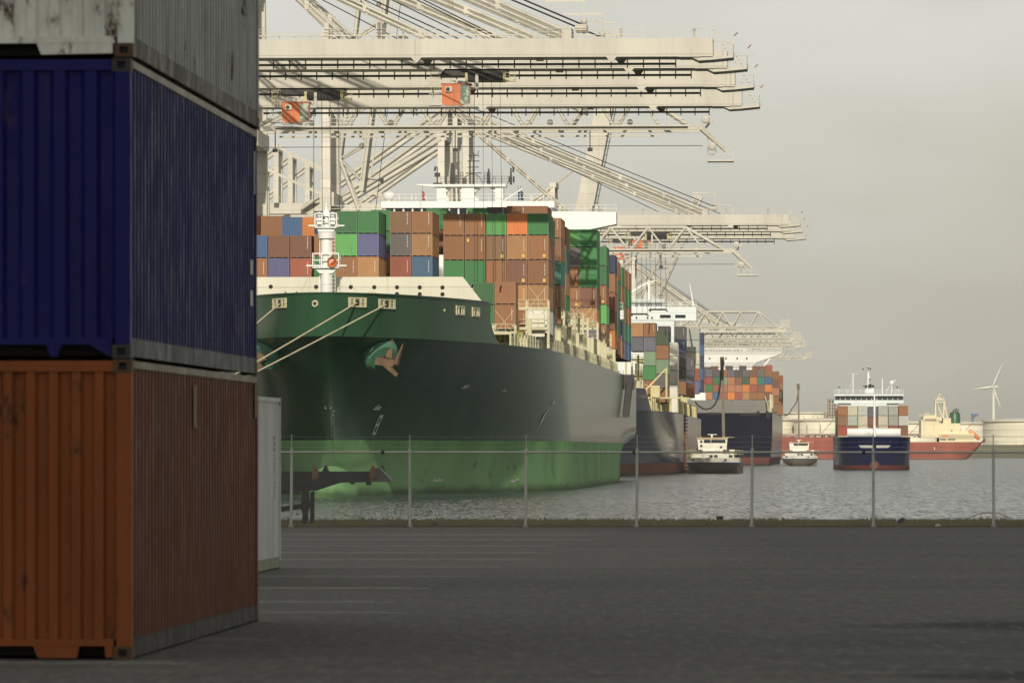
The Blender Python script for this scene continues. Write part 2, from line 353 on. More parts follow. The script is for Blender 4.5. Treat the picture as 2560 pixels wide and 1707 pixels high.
nn_n = N.new('ShaderNodeVectorMath'); nn_n.operation = 'NORMALIZE'; L.new(cx_n.outputs[0], nn_n.inputs[0]); L.new(nn_n.outputs[0], b.inputs['Normal'])
b.inputs['Roughness'].default_value = .10
b.inputs['Base Color'].default_value = (.040, .055, .055, 1)
M['water'] = m
q = MB(); q.quad((-9000, -3000, SEA), (9000, -3000, SEA), (9000, 30000, SEA), (-9000, 30000, SEA)); struct(q.build('water', M['water']))
# far shore: a low dyke with the tank terminal on it
q = MB(); pr = [(4080, SEA - 2), (4100, SEA + .1), (4180, SEA + 1.2), (4330, 1.2), (4420, 5.6), (4460, 6.3), (30000, 6.3)]
xs = [-9000, -3000, -800] + [i * 60 for i in range(-10, 20)] + [1400, 3000, 9000]
vs = []; fs = []
for x in xs:
    for y, z in pr: vs.append((x, y + (noise.noise(Vector((x * .01, y * .01, 0))) * 40 if y < 9000 else 0), z + (noise.noise(Vector((x * .02, y * .02, 3))) * .6 if 0 < z < 6 else 0)))
k = len(pr)
for i in range(len(xs) - 1):
    for j in range(k - 1): fs.append((i * k + j, (i + 1) * k + j, (i + 1) * k + j + 1, i * k + j + 1))
q.add(vs, fs, True); struct(q.build('far_shore', M['shore']))

# painted parking lines on the asphalt
m, t, N, L, b = nodes('worn_line_paint'); nn = noi(N, L, 2.5, (1, 4, 1), 6, .7)
L.new(mixc(N, L, ramp(N, L, nn, .50, .68), (.30, .29, .265), (.105, .10, .085)), b.inputs['Base Color']); b.inputs['Roughness'].default_value = .9; M['line'] = m
q = MB()
for py, px, dbl in ((1336, 1500, 0), (1349, 1477, 0), (1364, 1420, 0), (1381, 1380, 0), (1398, 1340, 0), (1416, 1252, 0), (1440, 1199, 0), (1469, 1073, 0), (1504, 987, 0), (1530, 1020, 0), (1543, 844, 1), (1597, 709, 1), (1656, 504, 1)):
    D = EYE * F / (py - HY); x1 = (px - HX) * D / F; wd = .0018 * D if not dbl else .05
    for k in range(2):
        y = D + (k - .5) * (.0045 * D + .2); a = .003
        q.bx(x1 - 22 + random.random() * .2, x1 - k * .25, y - wd / 2, y + wd / 2, .0, .004)
struct(q.build('parking_lines', M['line']))

# ---------------------------------------------------------------- unseen cloud shape added behind and above the camera to shade the yard
m, t, N, L, b = nodes('cloud_blocker_white'); b.inputs['Base Color'].default_value = (.8, .8, .82, 1); b.inputs['Roughness'].default_value = 1; b.inputs['Specular IOR Level'].default_value = 0; M['cloud_blocker'] = m
H = 420.0; kx = to_sun / to_sun.z * H
q = MB()
for i in range(26):
    a = random.uniform(0, 2 * math.pi); rr = random.random() ** .5 * 150
    q.ball((math.cos(a) * rr * 1.4, math.sin(a) * rr, random.uniform(-10, 25)), (random.uniform(70, 110), random.uniform(60, 90), random.uniform(30, 45)), 20)
q.ball((0, 0, 0), (190, 150, 40), 24)
co = q.build('cloud_blocker', M['cloud_blocker']); co.location = (kx.x, 45 + kx.y, H); tag(co, 'unseen blocker added above and behind the camera to shade the yard', None, None, 'structure')

# ================================================================ FOREGROUND YARD
YTH = math.atan((2037 - HX) / F)               # heading of the yard's long sides
def weather(name, rgb, rust, streak, extra=None):
    m, t, N, L, b = nodes(name)
    n1 = noi(N, L, 1.1, (1, 1, .3), 5, .6); c = mixc(N, L, ramp(N, L, n1, .3, .72), tuple(x * .78 for x in rgb), tuple(x * 1.12 for x in rgb))
    n2 = noi(N, L, 7, (1, 1, .05), 3, .6, seed=5); c = mixc(N, L, ramp(N, L, n2, .52, .8, 0, streak), c, (.045, .035, .028))
    n4 = noi(N, L, 16, (1, 1, 1), 4, .7, seed=2); c = mixc(N, L, ramp(N, L, n4, .60, .72, 0, .35), c, tuple(x * .5 for x in rgb))
    n3 = noi(N, L, 3.2, (1, 1, .55), 7, .7, seed=9)
    if rust:
        f = ramp(N, L, n3, .74 - rust * .2, .78 - rust * .16); halo = ramp(N, L, n3, .62 - rust * .15, .80 - rust * .16, 0, .35)
        c = mixc(N, L, halo, c, (.17, .10, .045)); c = mixc(N, L, f, c, (.065, .030, .016))
    L.new(c, b.inputs['Base Color']); L.new(ramp(N, L, n3, .4, .75, .42, .8), b.inputs['Roughness']); b.inputs['Specular IOR Level'].default_value = .16
    bp = N.new('ShaderNodeBump'); bp.inputs['Strength'].default_value = .3; bp.inputs['Distance'].default_value = .006; L.new(n4, bp.inputs['Height']); L.new(bp.outputs[0], b.inputs['Normal'])
    return m
def yard_container(corner, colours, label, H=2.591, pitch_end=.215, pitch_side=.278, LN=12.19, sill='block', scuff=None):
    """corner = right front bottom corner as a Frame; x runs left (negative) across the 2.44 m end, y runs back"""
    fr = corner; Wd = 2.438
    root = empty('shipping_container', (fr.X, fr.Y, fr.z), -fr.th, label, 'container', 'full size containers standing in the yard')
    cb, cs, cr_, crail = colours[:4]           # end, side, casting/rust, rails
    def cas(x, z, y, sx, sy):
        b = MB(); w, l, h = .162, .178, .118
        # casting with a real oval hole: frame pieces round a dark recess
        b.cur = 0
        b.bx(x, x + w, y, y + l, z, z + .028); b.bx(x, x + w, y, y + l, z + h - .028, z + h)
        b.bx(x, x + .045, y, y + l, z + .028, z + h - .028); b.bx(x + w - .045, x + w, y, y + l, z + .028, z + h - .028)
        b.cur = 1; b.bx(x + .045, x + w - .045, y + .03, y + l - .03, z + .028, z + h - .028)
        b.build('corner_casting', [cr_, M['gap']], root)
    for x in (-Wd, -.162):
        for y in (0, LN - .178):
            for z in (0, H - .118): cas(x, z, y, 1, 1)
    for x in (-Wd + .004, -.135):
        for y in (.004, LN - .139):
            b = MB(); b.bx(x, x + .131, y, y + .135, .118, H - .118); b.build('corner_post', cb if y < 1 else cs, root)
    # front end: rails and trapezoid corrugated panel
    zt, zb = H - .118, .16
    b = MB(); b.bx(-Wd + .162, -.162, .012, .10, H - .105, H - .012); b.build('top_end_rail', cb, root)
    b = MB(); b.bx(-Wd + .162, -.162, .012, .10, .118, .178)
    if sill == 'block':
        b.prism([(-1.02 + .0, .118), (-.97, .02), (-.60, .02), (-.56, .118)], .016, .09) if 0 else b.prism([(-.84, .118), (-.80, .02), (-.18, .03), (-.18, .118)], .016, .09)
    elif sill == 'short': b.prism([(-.86, .118), (-.82, .015), (-.48, .015), (-.46, .118)], .016, .09); b.prism([(-.24, .118), (-.23, .02), (-.17, .02), (-.17, .118)], .016, .09)
    else: b.prism([(-.74, .118), (-.69, .01), (-.64, .01), (-.60, .118)], .016, .09); b.prism([(-.36, .118), (-.19, .02), (-.17, .02), (-.17, .118)], .016, .09)
    b.build('bottom_end_rail', cb, root)
    def corr(u0, u1, pitch, depth, face, z0, z1, top):
        n = max(1, round((u1 - u0) / pitch)); p = (u1 - u0) / n; pts = []
        for i in range(n):
            a = u0 + i * p
            pts += [(a + p * .02, 0), (a + p * .38, 0), (a + p * .50, depth), (a + p * .88, depth)]
        pts.append((u1, 0)); pts.insert(0, (u0, 0)); vs = []
        for u, d in pts: vs += [face(u, d, z0), face(u, d, z1)]
        return vs, [(2 * i, 2 * i + 2, 2 * i + 3, 2 * i + 1) for i in range(len(pts) - 1)]
    b = MB(); b.add(*corr(-Wd + .13, -.13, pitch_end, .046, lambda u, d, z: (u, .022 + d, z), .17, H - .10, 1)); b.build('end_panel', cb, root)
    b = MB(); b.add(*corr(.13, LN - .13, pitch_side, .036, lambda u, d, z: (-.012 - d, u, z), .17, H - .065, 1)); b.build('side_panel', cs, root)
    b = MB(); b.add(*corr(.13, LN - .13, pitch_side, .036, lambda u, d, z: (-Wd + .012 + d, u, z), .17, H - .065, 1)); b.build('side_panel', cs, root)
    b = MB(); b.bx(-Wd + .03, -.03, .03, LN - .03, H - .05, H - .02); b.build('roof', cs, root)
    b = MB(); b.bx(-Wd + .05, -.05, .12, LN - .05, .11, .15)
    for i in range(38): b.bx(-Wd + .07, -.07, .3 + i * .31, .34 + i * .31, .03, .11)
    b.build('floor', M['gap'], root)
    for x in (-.062, -Wd + .002):
        b = MB(); b.bx(x, x + .06, .17, LN - .17, H - .075, H - .012); b.build('top_side_rail', crail, root)
        b = MB(); b.bx(x, x + .055, .17, LN - .17, .018, .165); b.bx(x + .01, x + .05, .17, LN - .17, .163, .18); b.build('bottom_side_rail', crail if x < -1 else colours[4], root)
    # rear doors with lock rods
    for x0, x1 in ((-Wd + .14, -Wd / 2 - .01), (-Wd / 2 + .01, -.14)):
        b = MB(); b.bx(x0, x1, LN - .07, LN - .03, .16, H - .10); d = b.build('rear_door', cs, root)
        b = MB()
        for k in (.25, .75): xx = x0 + (x1 - x0) * k; b.tube((xx, LN - .01, .14), (xx, LN - .01, H - .12), .017)
        b.build('lock_rod', M['galv'], d)
    return root
def cframe(X, Y, z): f = Frame(X, Y, YTH); f.z = z; return f
A = P(330, HY, 53.5)
wb = weather('worn_orange', (.255, .072, .018), .8, .45); ws = weather('worn_redbrown', (.14, .052, .026), .35, .25); wc = weather('rusty_casting', (.10, .06, .035), .6, .3); wr = weather('grey_rail', (.045, .044, .042), .2, .45); wt = weather('pale_rail', (.30, .27, .21), .25, .4)
yard_container(cframe(A.x, A.y, 0), (wb, ws, wc, wt, wr), 'rusty orange container with red brown side at the bottom of the yard stack', sill='short', pitch_end=.203)
b1 = weather('deep_blue_end', (.008, .010, .115), .25, .15); b2 = weather('deep_blue_side', (.012, .016, .105), .3, .2); bc = weather('blue_casting', (.05, .05, .05), .45, .3); br = weather('blue_grey_rail', (.11, .115, .12), .1, .55); bt = weather('pale_rail_blue', (.42, .39, .32), .2, .35)
yard_container(cframe(A.x - .012, A.y + .01, 2.60), (b1, b2, bc, bt, br), 'dark blue container in the middle of the yard stack', sill='pointed', pitch_end=.262)
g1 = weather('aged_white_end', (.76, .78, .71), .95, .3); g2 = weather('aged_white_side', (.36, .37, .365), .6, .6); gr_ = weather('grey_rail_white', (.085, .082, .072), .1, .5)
yard_container(cframe(A.x + .01, A.y - .012, 5.20), (g1, g2, wc, gr_, gr_), 'rust spotted white container on top of the yard stack', sill='block', pitch_end=.203)
B = P(703, HY, 95.5); fB = Frame(B.x, B.y, YTH); nb = fB.w(0, -12.19, 0)
h1 = weather('clean_white', (.62, .64, .62), .0, .45); h2 = weather('mossy_frame', (.30, .31, .24), .15, .6)
wc_root = yard_container(cframe(nb.x, nb.y, 0), (h1, h1, h2, h1, h2), 'white container alone on the asphalt behind the stack', H=2.62)
q = MB()                                        # stencilled characters down the white side: groups of black marks
for zz0, n_, sz in ((1.98, 3, .09), (1.72, 6, .06), (1.30, 4, .07)):
    for i in range(n_): q.bx(.0, .004, 10.98 - .04 * (n_ % 2), 11.03, zz0 - i * sz, zz0 - i * sz + sz * .5)
q.build('stencil_code', M['gap'], wc_root)
# paint marks on the stack
q = MB(); q.bx(0, .004, 11.75, 11.92, 1.2 + .95, 2.5); q.bx(0, .004, 5.3, 5.6, 2.02, 2.42)
for o in bpy.data.objects:
    if o.name == 'shipping_container': q.build('faded_label', paint('faded_tape', (.30, .21, .09), .8, .2, 3), o)
    if o.name == 'shipping_container.001':
        w = MB(); w.bx(0, .004, 11.35, 11.6, 1.05, 1.2); w.bx(0, .004, 11.35, 11.6, .72, .88); w.bx(0, .004, 11.78, 11.85, 1.9, 2.35); w.build('faded_label', M['marking'], o)
    if o.name == 'shipping_container.002':
        w = MB()
        w.prism([(10.3, 1.75), (10.42, 1.75), (10.42, 2.28), (10.3, 2.28)], 0, .004, 'x')
        for a_, b_, c_, d_ in ((10.3, 10.36, 1.10, 1.62), (10.36, 10.62, 1.52, 1.62), (10.36, 10.62, 1.10, 1.17), (10.55, 10.62, 1.17, 1.38)): w.bx(0, .004, a_, b_, c_, d_)
        w.build('stencil_code', weather('faded_black_stencil', (.05, .05, .05), 0, .2), o)

# ---- chain link fence: every post and every panel is a part of one fence
fence = empty('chain_link_fence', (0, 147, 0), 0, 'long galvanised chain link fence with strands of wire along the quay', 'fence')
px_posts = [-10.95, -8.1, -5.24, -2.42, .32, 2.95, 5.68, 8.57, 11.42, 14.2, 17.0, 19.8, 22.6, 25.4]
for i, x in enumerate(px_posts):
    tilt = random.uniform(-.02, .02)
    q = MB(); q.tube((x, 0, -.2), (x + tilt, 0, 1.86), .034); q.tube((x + tilt, 0, 1.84), (x + tilt, -.02, 2.19), .013, n=5); q.tube((x, 0, 0), (x, 0, .05), .07); q.build('post', M['galv'], fence)
q = MB(); q.tube((px_posts[0], -.04, 1.775), (px_posts[-1], -.04, 1.765), .024)
for x in px_posts[1:-1]: q.tube((x, -.06, 1.74), (x, -.06, 1.80), .045)
q.build('top_rail', M['galv'], fence)
q = MB()
for x in (-3.1, 2.86, 8.3): q.tube((x, -.04, 1.77), (x + .07, -.04, 1.77), .045)
q.each('rail_coupling', M['black'], fence)
for z in (1.9, 2.02, 2.14):
    q = MB()
    for a, b_ in zip(px_posts, px_posts[1:]):
        pts = [(a + (b_ - a) * k / 8, -.01, z - .02 * math.sin(math.pi * k / 8)) for k in range(9)]
        q.path(pts, .0028, 3)
        for k in range(18): x = a + (b_ - a) * (k + .5) / 18; q.beam((x - .012, -.01, z - .02), (x + .012, -.01, z + .018), .003)
    q.build('barbed_wire', M['wire'], fence)
hz, z0 = 1.76, .02; s = .068
for a, b_ in zip(px_posts, px_posts[1:]):
    q = MB(); u = a - (hz - z0)
    while u < b_:
        x0 = max(u, a); x1 = min(u + hz - z0, b_)
        if x1 - x0 > .02: q.tube((x0, 0, z0 + x0 - u), (x1, 0, z0 + x1 - u), .0024, n=3, caps=False)
        if x1 - x0 > .02: q.tube((x0, .004, hz - (x0 - u)), (x1, .004, hz - (x1 - u)), .0024, n=3, caps=False)
        u += s
    for z in (.35, 1.1): q.tube((a, .002, z), (b_, .002, z + .005), .0025, n=3)
    q.build('mesh_panel', M['wire'], fence)

# ---- grass and weeds on the verge
q = MB()
for i in range(26000):
    y = 147.3 + random.random() ** 1.3 * 10.5; x = random.uniform(-12, 18); hgt = random.uniform(.02, .07) * (1.8 if noise.noise(Vector((x * .7, y * .7, 0))) > .15 else 1)
    a = random.uniform(-.02, .02); w = random.uniform(.006, .016)
    q.add([(x - w, y, .04), (x + w, y, .04), (x + a, y + random.uniform(-.02, .02), .04 + hgt)], [(0, 1, 2)])
m, t, N, L, b = nodes('dry_grass'); gg = noi(N, L, .9, detail=5); L.new(mixc(N, L, ramp(N, L, gg, .35, .65), (.13, .125, .06), (.28, .24, .14)), b.inputs['Base Color']); b.inputs['Roughness'].default_value = .9
tag(q.build('grass', m), 'dry olive grass growing on the strip behind the fence', 'grass', kind='stuff')

def rockmesh(r, seed, sq=(1, 1, .7)):
    q = MB(); q.ball((0, 0, 0), 1, 10); q.v = [tuple(Vector(v) * r * (1 + .45 * noise.noise(Vector(v) * 1.7 + Vector((seed, 0, 0))))) for v in q.v]; q.v = [(a * sq[0], b * sq[1], c * sq[2]) for a, b, c in q.v]; q.sm = [False] * len(q.f); return q
for x, y, r, mt, lab, nm in ((P(1086, 0, 147.6).x, 147.6, .09, 'rock', 'dark lump of debris at the foot of the fence, left of the middle', 'debris_lump'), (P(1371, 0, 147.6).x, 147.6, .075, 'rock', 'small dark block at the fence foot beside the third post', 'debris_lump'),
                       (P(2345, 0, 146.5).x, 146.6, .07, 'paler', 'small white stone on the asphalt edge at the right', 'stone'), (P(2212, 0, 151).x, 151, .07, 'rock', 'small dark clod of earth beside the dark wedge on the verge', 'debris_lump'),
                       (P(2508, 0, 147.7).x, 147.7, .08, 'lockbrown', 'brown clod at the foot of the fence near the right edge', 'debris_lump')):
    o = rockmesh(r, x).build(nm, M[mt]); o.location = (x, y, r * .5); tag(o, lab, 'stone' if nm == 'stone' else 'debris')
x = P(2245, 0, 148.5).x
q = MB(); q.prism([(-.16, 0), (.12, 0), (.14, .16), (.1, .19), (-.02, .1)], 0, .3); o = q.build('steel_wedge', M['chassis']); o.location = (x, 148.3, .03); tag(o, 'dark wedge shaped block lying on the verge behind the fence', 'wedge')
# bollard at the water's edge with a white top
bo = empty('mooring_bollard', (P(1799, 0, 158.6).x, 158.5, -.02), 0, 'black bollard with a white painted top on the quay edge', 'bollard')
q = MB(); q.lathe([(.11, 0), (.10, .03), (.085, .05), (.085, .12), (.10, .15)], n=18); q.build('post', M['black'], bo)
q = MB(); q.lathe([(.10, .15), (.115, .165), (.10, .185), (0, .19)], n=18); q.build('cap', M['white'], bo)
# white arched pipe rail over a ladder
ar = empty('ladder_arch', (P(2469, 0, 158.8).x, 158.3, -.02), 0, 'white arched pipe rail rising over the quay edge at the right', 'rail')
q = MB(); q.path([(.66 * math.cos(a), 0, -.12 + .38 * math.sin(a)) for a in [math.pi * (i + 2) / 28 for i in range(25)]], .028, 8); q.build('arch_pipe', M['white'], ar)
for sx in (-.21, .18): q = MB(); q.tube((sx, 0, 0), (sx, 0, .2), .012); q.build('upright', M['galv'], ar)

# ---- gooseneck trailer chassis parked nose-right at the fence
tr = empty('trailer_chassis', (P(770, 0, 149).x, 149.4, 0), 0, 'black gooseneck container trailer chassis standing on its legs behind the fence', 'trailer')
lx = lambda px: (px - 770) * 149.4 / F
lz = lambda py: EYE - (py - HY) * 149.4 / F
for y0, y1 in ((-.42, -.26), (.26, .42)):
    q = MB(); q.prism([(-9.5, lz(1226)), (lx(790), lz(1226)), (lx(850), lz(1206)), (lx(935), lz(1204)), (lx(938), lz(1178)), (lx(915), lz(1178)), (-9.5, lz(1177))], y0, y1); q.build('main_beam', M['chassis'], tr)
q = MB()
for x in (-8, -6, -4, -2, 0, lx(880)): q.bx(x - .05, x + .05, -.26, .26, 1.0, 1.12)
q.build('cross_member', M['chassis'], tr)
q = MB(); q.prism([(lx(926), lz(1204)), (lx(980), lz(1204)), (lx(976), lz(1196)), (lx(948), lz(1168)), (lx(928), lz(1172))], -1.0, 1.0); q.build('front_bolster', paint('scuffed_grey', (.16, .155, .14), .6, .4, 3, .3), tr)
for x, y in ((lx(933), -1.05), (lx(952), .95), (lx(790), -1.05), (lx(810), .95)):
    q = MB(); q.bx(x - .075, x + .075, y - .08, y + .08, lz(1196), lz(1172)); q.tube((x, y, lz(1172)), (x, y, lz(1163)), .05, .035); q.build('twist_lock', M['lockbrown'] if y < 0 else M['chassis'], tr)
for y in (-.7, .6):
    q = MB(); x = lx(762); q.bx(x - .075, x + .075, y - .07, y + .07, .35, lz(1226)); q.bx(x - .05, x + .05, y - .05, y + .05, .06, .4); q.bx(x - .16, x + .2, y - .16, y + .16, 0, .06)
    q.bx(x + .14, x + .2, y - .05, y + .05, .06, lz(1228)); q.beam((x + .1, y, .5), (x - 1.1, y, .02 + .3), .07, .12); q.build('landing_leg', M['chassis'], tr)
for y in (-.8, .55):
    for x in (-7.6, -6.3):
        q = MB(); q.lathe([(.2, -.13), (.48, -.13), (.5, -.08), (.5, .08), (.48, .13), (.2, .13)], (x, y, .5), 24, 'y'); q.build('wheel', M['black'], tr)
q = MB(); q.bx(lx(915), lx(928), -.5, -.38, lz(1212), lz(1200)); q.build('king_pin', M['chassis'], tr)

# ================================================================ STOWED CONTAINERS
def cont_mesh(H, LN):
    W2 = 1.219; q = MB(); q.cur = 0
    b = .11
    q.bx(-W2 + .03, W2 - .03, .05, LN - .05, b + .05, H - .03)                    # core
    for sx in (-1, 1):
        for y in (0, LN - .15): q.bx(min(sx * W2, sx * (W2 - .13)), max(sx * W2, sx * (W2 - .13)), y, y + .15, .0, H)
        q.bx(min(sx * W2, sx * (W2 - .05)), max(sx * W2, sx * (W2 - .05)), .15, LN - .15, H - .09, H)
        q.bx(min(sx * W2, sx * (W2 - .05)), max(sx * W2, sx * (W2 - .05)), .15, LN - .15, .03, .17)
    for y in (0, LN - .06): q.bx(-W2 + .13, W2 - .13, y, y + .06, H - .10, H); q.bx(-W2 + .13, W2 - .13, y, y + .06, b + .02, b + .10)
    for x0, x1 in ((-.5, -.35), (.38, .5)): q.bx(x0, x1, .0, .06, .03, b + .02)
    n = 10; p = (2 * W2 - .26) / n
    for i in range(n):
        x = -W2 + .13 + i * p
        q.prism([(x + p * .1, .05), (x + p * .25, .008), (x + p * .65, .008), (x + p * .8, .05)], b + .1, H - .1, 'z')
        q.prism([(x + p * .1, LN - .05), (x + p * .25, LN - .008), (x + p * .65, LN - .008), (x + p * .8, LN - .05)], b + .1, H - .1, 'z')
    n = int((LN - .3) / .28); p = (LN - .3) / n
    for sx in (-1, 1):
        for i in range(n):
            y = .15 + i * p
            q.prism([(sx * (W2 - .03), y + p * .1), (sx * (W2 - .004), y + p * .25), (sx * (W2 - .004), y + p * .6), (sx * (W2 - .03), y + p * .8)], .17, H - .09, 'z')
    q.cur = 1; q.bx(-W2 + .14, W2 - .14, .02, LN - .02, .0, b)
    return q.mesh('shipping_container', [M['cont'], M['gap']])
CM = {(H, LN): cont_mesh(H, LN) for H in (2.591, 2.896) for LN in (12.19, 6.06)}
q = MB()
for k in range(11): 
    z = 2.45 - k * .125 - (.06 if k > 3 else 0); w = random.choice((.035, .045, .03)); q.bx(.78 - w, .78 + w, -.006, .004, z - .045, z + .035)
SER = q.mesh('serial_marking', M['marking'])
q = MB(); q.bx(.55, .88, -.008, .004, .32, .70); PLA = q.mesh('data_plate', M['yellow'])
q = MB(); q.bx(-.95, -.70, -.008, .004, 2.2, 2.6); PLB = q.mesh('data_plate', M['yellow'])
q = MB()
for k in range(5): q.bx(1.215, 1.226, 10.9 + (k % 2) * .12, 11.1 + (k % 2) * .12, 2.3 - k * .22, 2.42 - k * .22)
SID = q.mesh('serial_marking', M['marking'])
PAL = {'brown': (.29, .128, .046), 'dark brown': (.19, .080, .045), 'tan brown': (.43, .22, .085), 'grey brown': (.23, .125, .06), 'red brown': (.32, .088, .045), 'orange': (.58, .20, .035), 'bright orange': (.66, .20, .05),
       'green': (.035, .20, .055), 'deep green': (.03, .135, .045), 'light green': (.11, .38, .10), 'pale green': (.20, .31, .19), 'olive green': (.05, .085, .04), 'teal': (.03, .17, .12), 'blue': (.045, .11, .25), 'steel blue': (.06, .15, .27), 'slate blue': (.11, .115, .26),
       'navy blue': (.02, .03, .10), 'grey': (.14, .125, .12), 'slate grey': (.13, .13, .17), 'dark grey': (.075, .07, .075), 'white': (.72, .70, .62), 'pale grey': (.38, .40, .36), 'cream': (.60, .57, .44), 'light grey': (.45, .46, .42), 'red': (.34, .065, .04), 'salmon': (.40, .17, .085)}
ORD = ['', 'top', 'second', 'third', 'fourth', 'fifth', 'sixth', 'seventh', 'eighth']
CORD = ['', 'rightmost', 'second', 'third', 'fourth', 'fifth', 'sixth', 'seventh', 'eighth', 'ninth', 'tenth', 'eleventh', 'twelfth', 'thirteenth', 'fourteenth']
ncont = 0
def stow(fr, x, y, z, H, col, label, group, LN=12.19, marks=''):
    """one container as its own object with its front bottom centre at frame point (x, y, z)"""
    global ncont; ncont += 1
    o = bpy.data.objects.new('shipping_container', CM[(H, LN)]); COL.objects.link(o); o.location = fr.w(x, y, z); o.rotation_euler = (0, 0, -fr.th)
    o.color = (*PAL[col], 1); tag(o, label, 'container', group)
    for ch, me in (('s', SER), ('y', PLA), ('Y', PLB), ('d', SID)):
        if ch in marks: c = bpy.data.objects.new(me.name, me); COL.objects.link(c); c.parent = o
    return o
def column(fr, xc, y, ztop, items, where, group, cidx, ship, LN=12.19, first=1):
    """items from the top down: (colour, height, marks)"""
    z = ztop
    for k, it in enumerate(items):
        col, H = it[0], it[1]; mk = it[2] if len(it) > 2 else ''
        if col is None: z -= H + .03; continue
        z -= H
        n = k + first
        tier = 'on top' if n == 1 else ORD[n] + ' from top'
        cpos = 'rightmost column' if cidx == 1 else '%s column from right' % CORD[cidx]
        stow(fr, xc, y, z, H, col, '%s container, %s, %s, %s, %s' % (col, tier, cpos, where, ship), group, LN, mk); z -= .03

# ================================================================ SHIPS
def lerp(a, b, t): return a + (b - a) * t
def sstep(t): t = max(0, min(1, t)); return t * t * (3 - 2 * t)
class Hull:
    """half breadth as a function of distance aft s and height z"""
    def __init__(s, B, LOA, zdeck, rake, wl=(150, 1.8, 1.05), dk=(140, 2.2, .60), pw=1.7, zw=SEA, stern=90, tuck=.8, blunt=0):
        s.B, s.LOA, s.zd, s.rake, s.wl, s.dk, s.pw, s.zw, s.stern, s.tuck = B, LOA, zdeck, rake, wl, dk, pw, zw, stern, tuck
    def w(s, z): return max(0, min(1, (z - s.zw) / (s.zd - s.zw))) ** s.pw
    def s0(s, z): return s.rake * (1 - s.w(z)) + (1.5 if z < s.zw else 0)
    def b(s, x, z):
        w = s.w(z); L_, a, c = (lerp(p, q, w) for p, q in zip(s.wl, s.dk)); u = max(0, min(1, (x - s.s0(z)) / L_))
        v = s.B * (1 - (1 - u) ** a) ** c
        t = max(0, (x - (s.LOA - s.stern)) / s.stern)
        if t > 0: v *= 1 - s.tuck * t ** 1.6 * (1 - sstep((z - s.zw + .5) / 8.5)) - .02 * t ** 3
        return v
    def pt(s, x, z, side=1, off=0):
        e = .3; b0 = s.b(x, z); dx = (s.b(x + e, z) - s.b(x - e, z)) / (2 * e); dz = (s.b(x, z + e) - s.b(x, z - e)) / (2 * e)
        n = Vector((1, -dx, -dz)).normalized(); p = Vector((b0, x, z)) + n * off
        if side < 0: p.x = -p.x; n.x = -n.x
        return p, n
    def mesh(s, q, zs, nu=90, side=(1, -1), s_end=None, top=None):
        us = [(i / nu) ** 1.9 for i in range(nu + 1)]; E = s_end or s.LOA
        for sd in side:
            vs = []; fs = []; m = len(zs)
            for u in us:
                for z in zs:
                    x0 = s.s0(z); x = x0 + u * (E - x0); zz = min(z, top(x)) if top else z
                    vs.append((sd * s.b(x, zz), x, zz))
            for i in range(nu):
                for j in range(m - 1):
                    f = (i * m + j, (i + 1) * m + j, (i + 1) * m + j + 1, i * m + j + 1); fs.append(f if sd > 0 else f[::-1])
            q.add(vs, fs, True)
        return q
    def close(s, q, z0, z1, E=None):
        E = E or s.LOA; zs = [lerp(z0, z1, k / 8) for k in range(9)]
        q.add([(s.b(E, z), E, z) for z in zs] + [(-s.b(E, z), E, z) for z in zs[::-1]], [tuple(range(18))])
        return q
    def deck(s, q, z, x0=0, x1=None, n=60, inset=0.02):
        x1 = x1 or s.LOA; vs = []
        for i in range(n + 1):
            x = x0 + (x1 - x0) * (i / n) ** 1.6; bb = max(.01, s.b(x, z) - inset); vs += [(bb, x, z), (-bb, x, z)]
        return q.add(vs, [(2 * i, 2 * i + 1, 2 * i + 3, 2 * i + 2) for i in range(n)])
def decal(hull, q, x, z, side, shape, off=.05, flip=False):
    """flat marks laid on the hull plating: shape gives quads in (along, up) metres"""
    for quad in shape:
        q.quad(*[hull.pt(x + (du), z + dv, side, off)[0] for du, dv in quad])
def rect(u0, u1, v0, v1): return [(u0, v0), (u1, v0), (u1, v1), (u0, v1)]
SEG = {'0': 'abcdef', '1': 'bc', '2': 'abged', '3': 'abgcd', '4': 'fgbc', '5': 'afgcd', '6': 'afgecd', '7': 'abc', '8': 'abcdefg', '9': 'abcdfg', 'M': 'efabc'}
def digit(ch, u, v, h, t=.22):
    w = h * .55; k = h * t * .5; o = []
    for c in SEG[ch]:
        o.append({'a': rect(0, w, h - k, h), 'd': rect(0, w, 0, k), 'g': rect(0, w, h / 2 - k / 2, h / 2 + k / 2), 'b': rect(w - k, w, h / 2, h), 'c': rect(w - k, w, 0, h / 2), 'f': rect(0, k, h / 2, h), 'e': rect(0, k, 0, h / 2)}[c])
    return [[(u + a, v + b) for a, b in r] for r in o]

# ---------------------------------------------------------------- 1: the large green ship
K1 = math.atan(.052); f1 = Frame(-19.9, 655, K1)
s1 = empty('container_ship', (f1.X, f1.Y, 0), -K1, 'large dark green container ship moored in the foreground, bow toward the yard', 'ship')
h1 = Hull(20.6, 402, 13.9, 15, wl=(118, 1.75, 1.4), dk=(135, 2.2, .56), pw=2.2, stern=95, tuck=.75)
ZB = 18.45
zs = [SEA - 4, SEA - 1, SEA, -2, -1, 0, 1, 2, 3, 4, 5, 6, 7, 8, 9, 10, 11, 12, 13, 13.9]
q = MB(); h1.mesh(q, zs, 110); h1.close(q, SEA - 4, 13.9); h1.deck(q, 13.85, 2); q.build('hull', M['hull1'], s1)
def btop(x):
    if x < 43.3: return ZB
    t = min(1, (x - 43.3) / 9.5); return 13.9 + (2.6 - .0) * (1 - t) ** 2.6
hf = Hull(20.8, 385, 13.9, 0, wl=(150, 2.2, .56), dk=(150, 2.2, .56), stern=90, tuck=0)
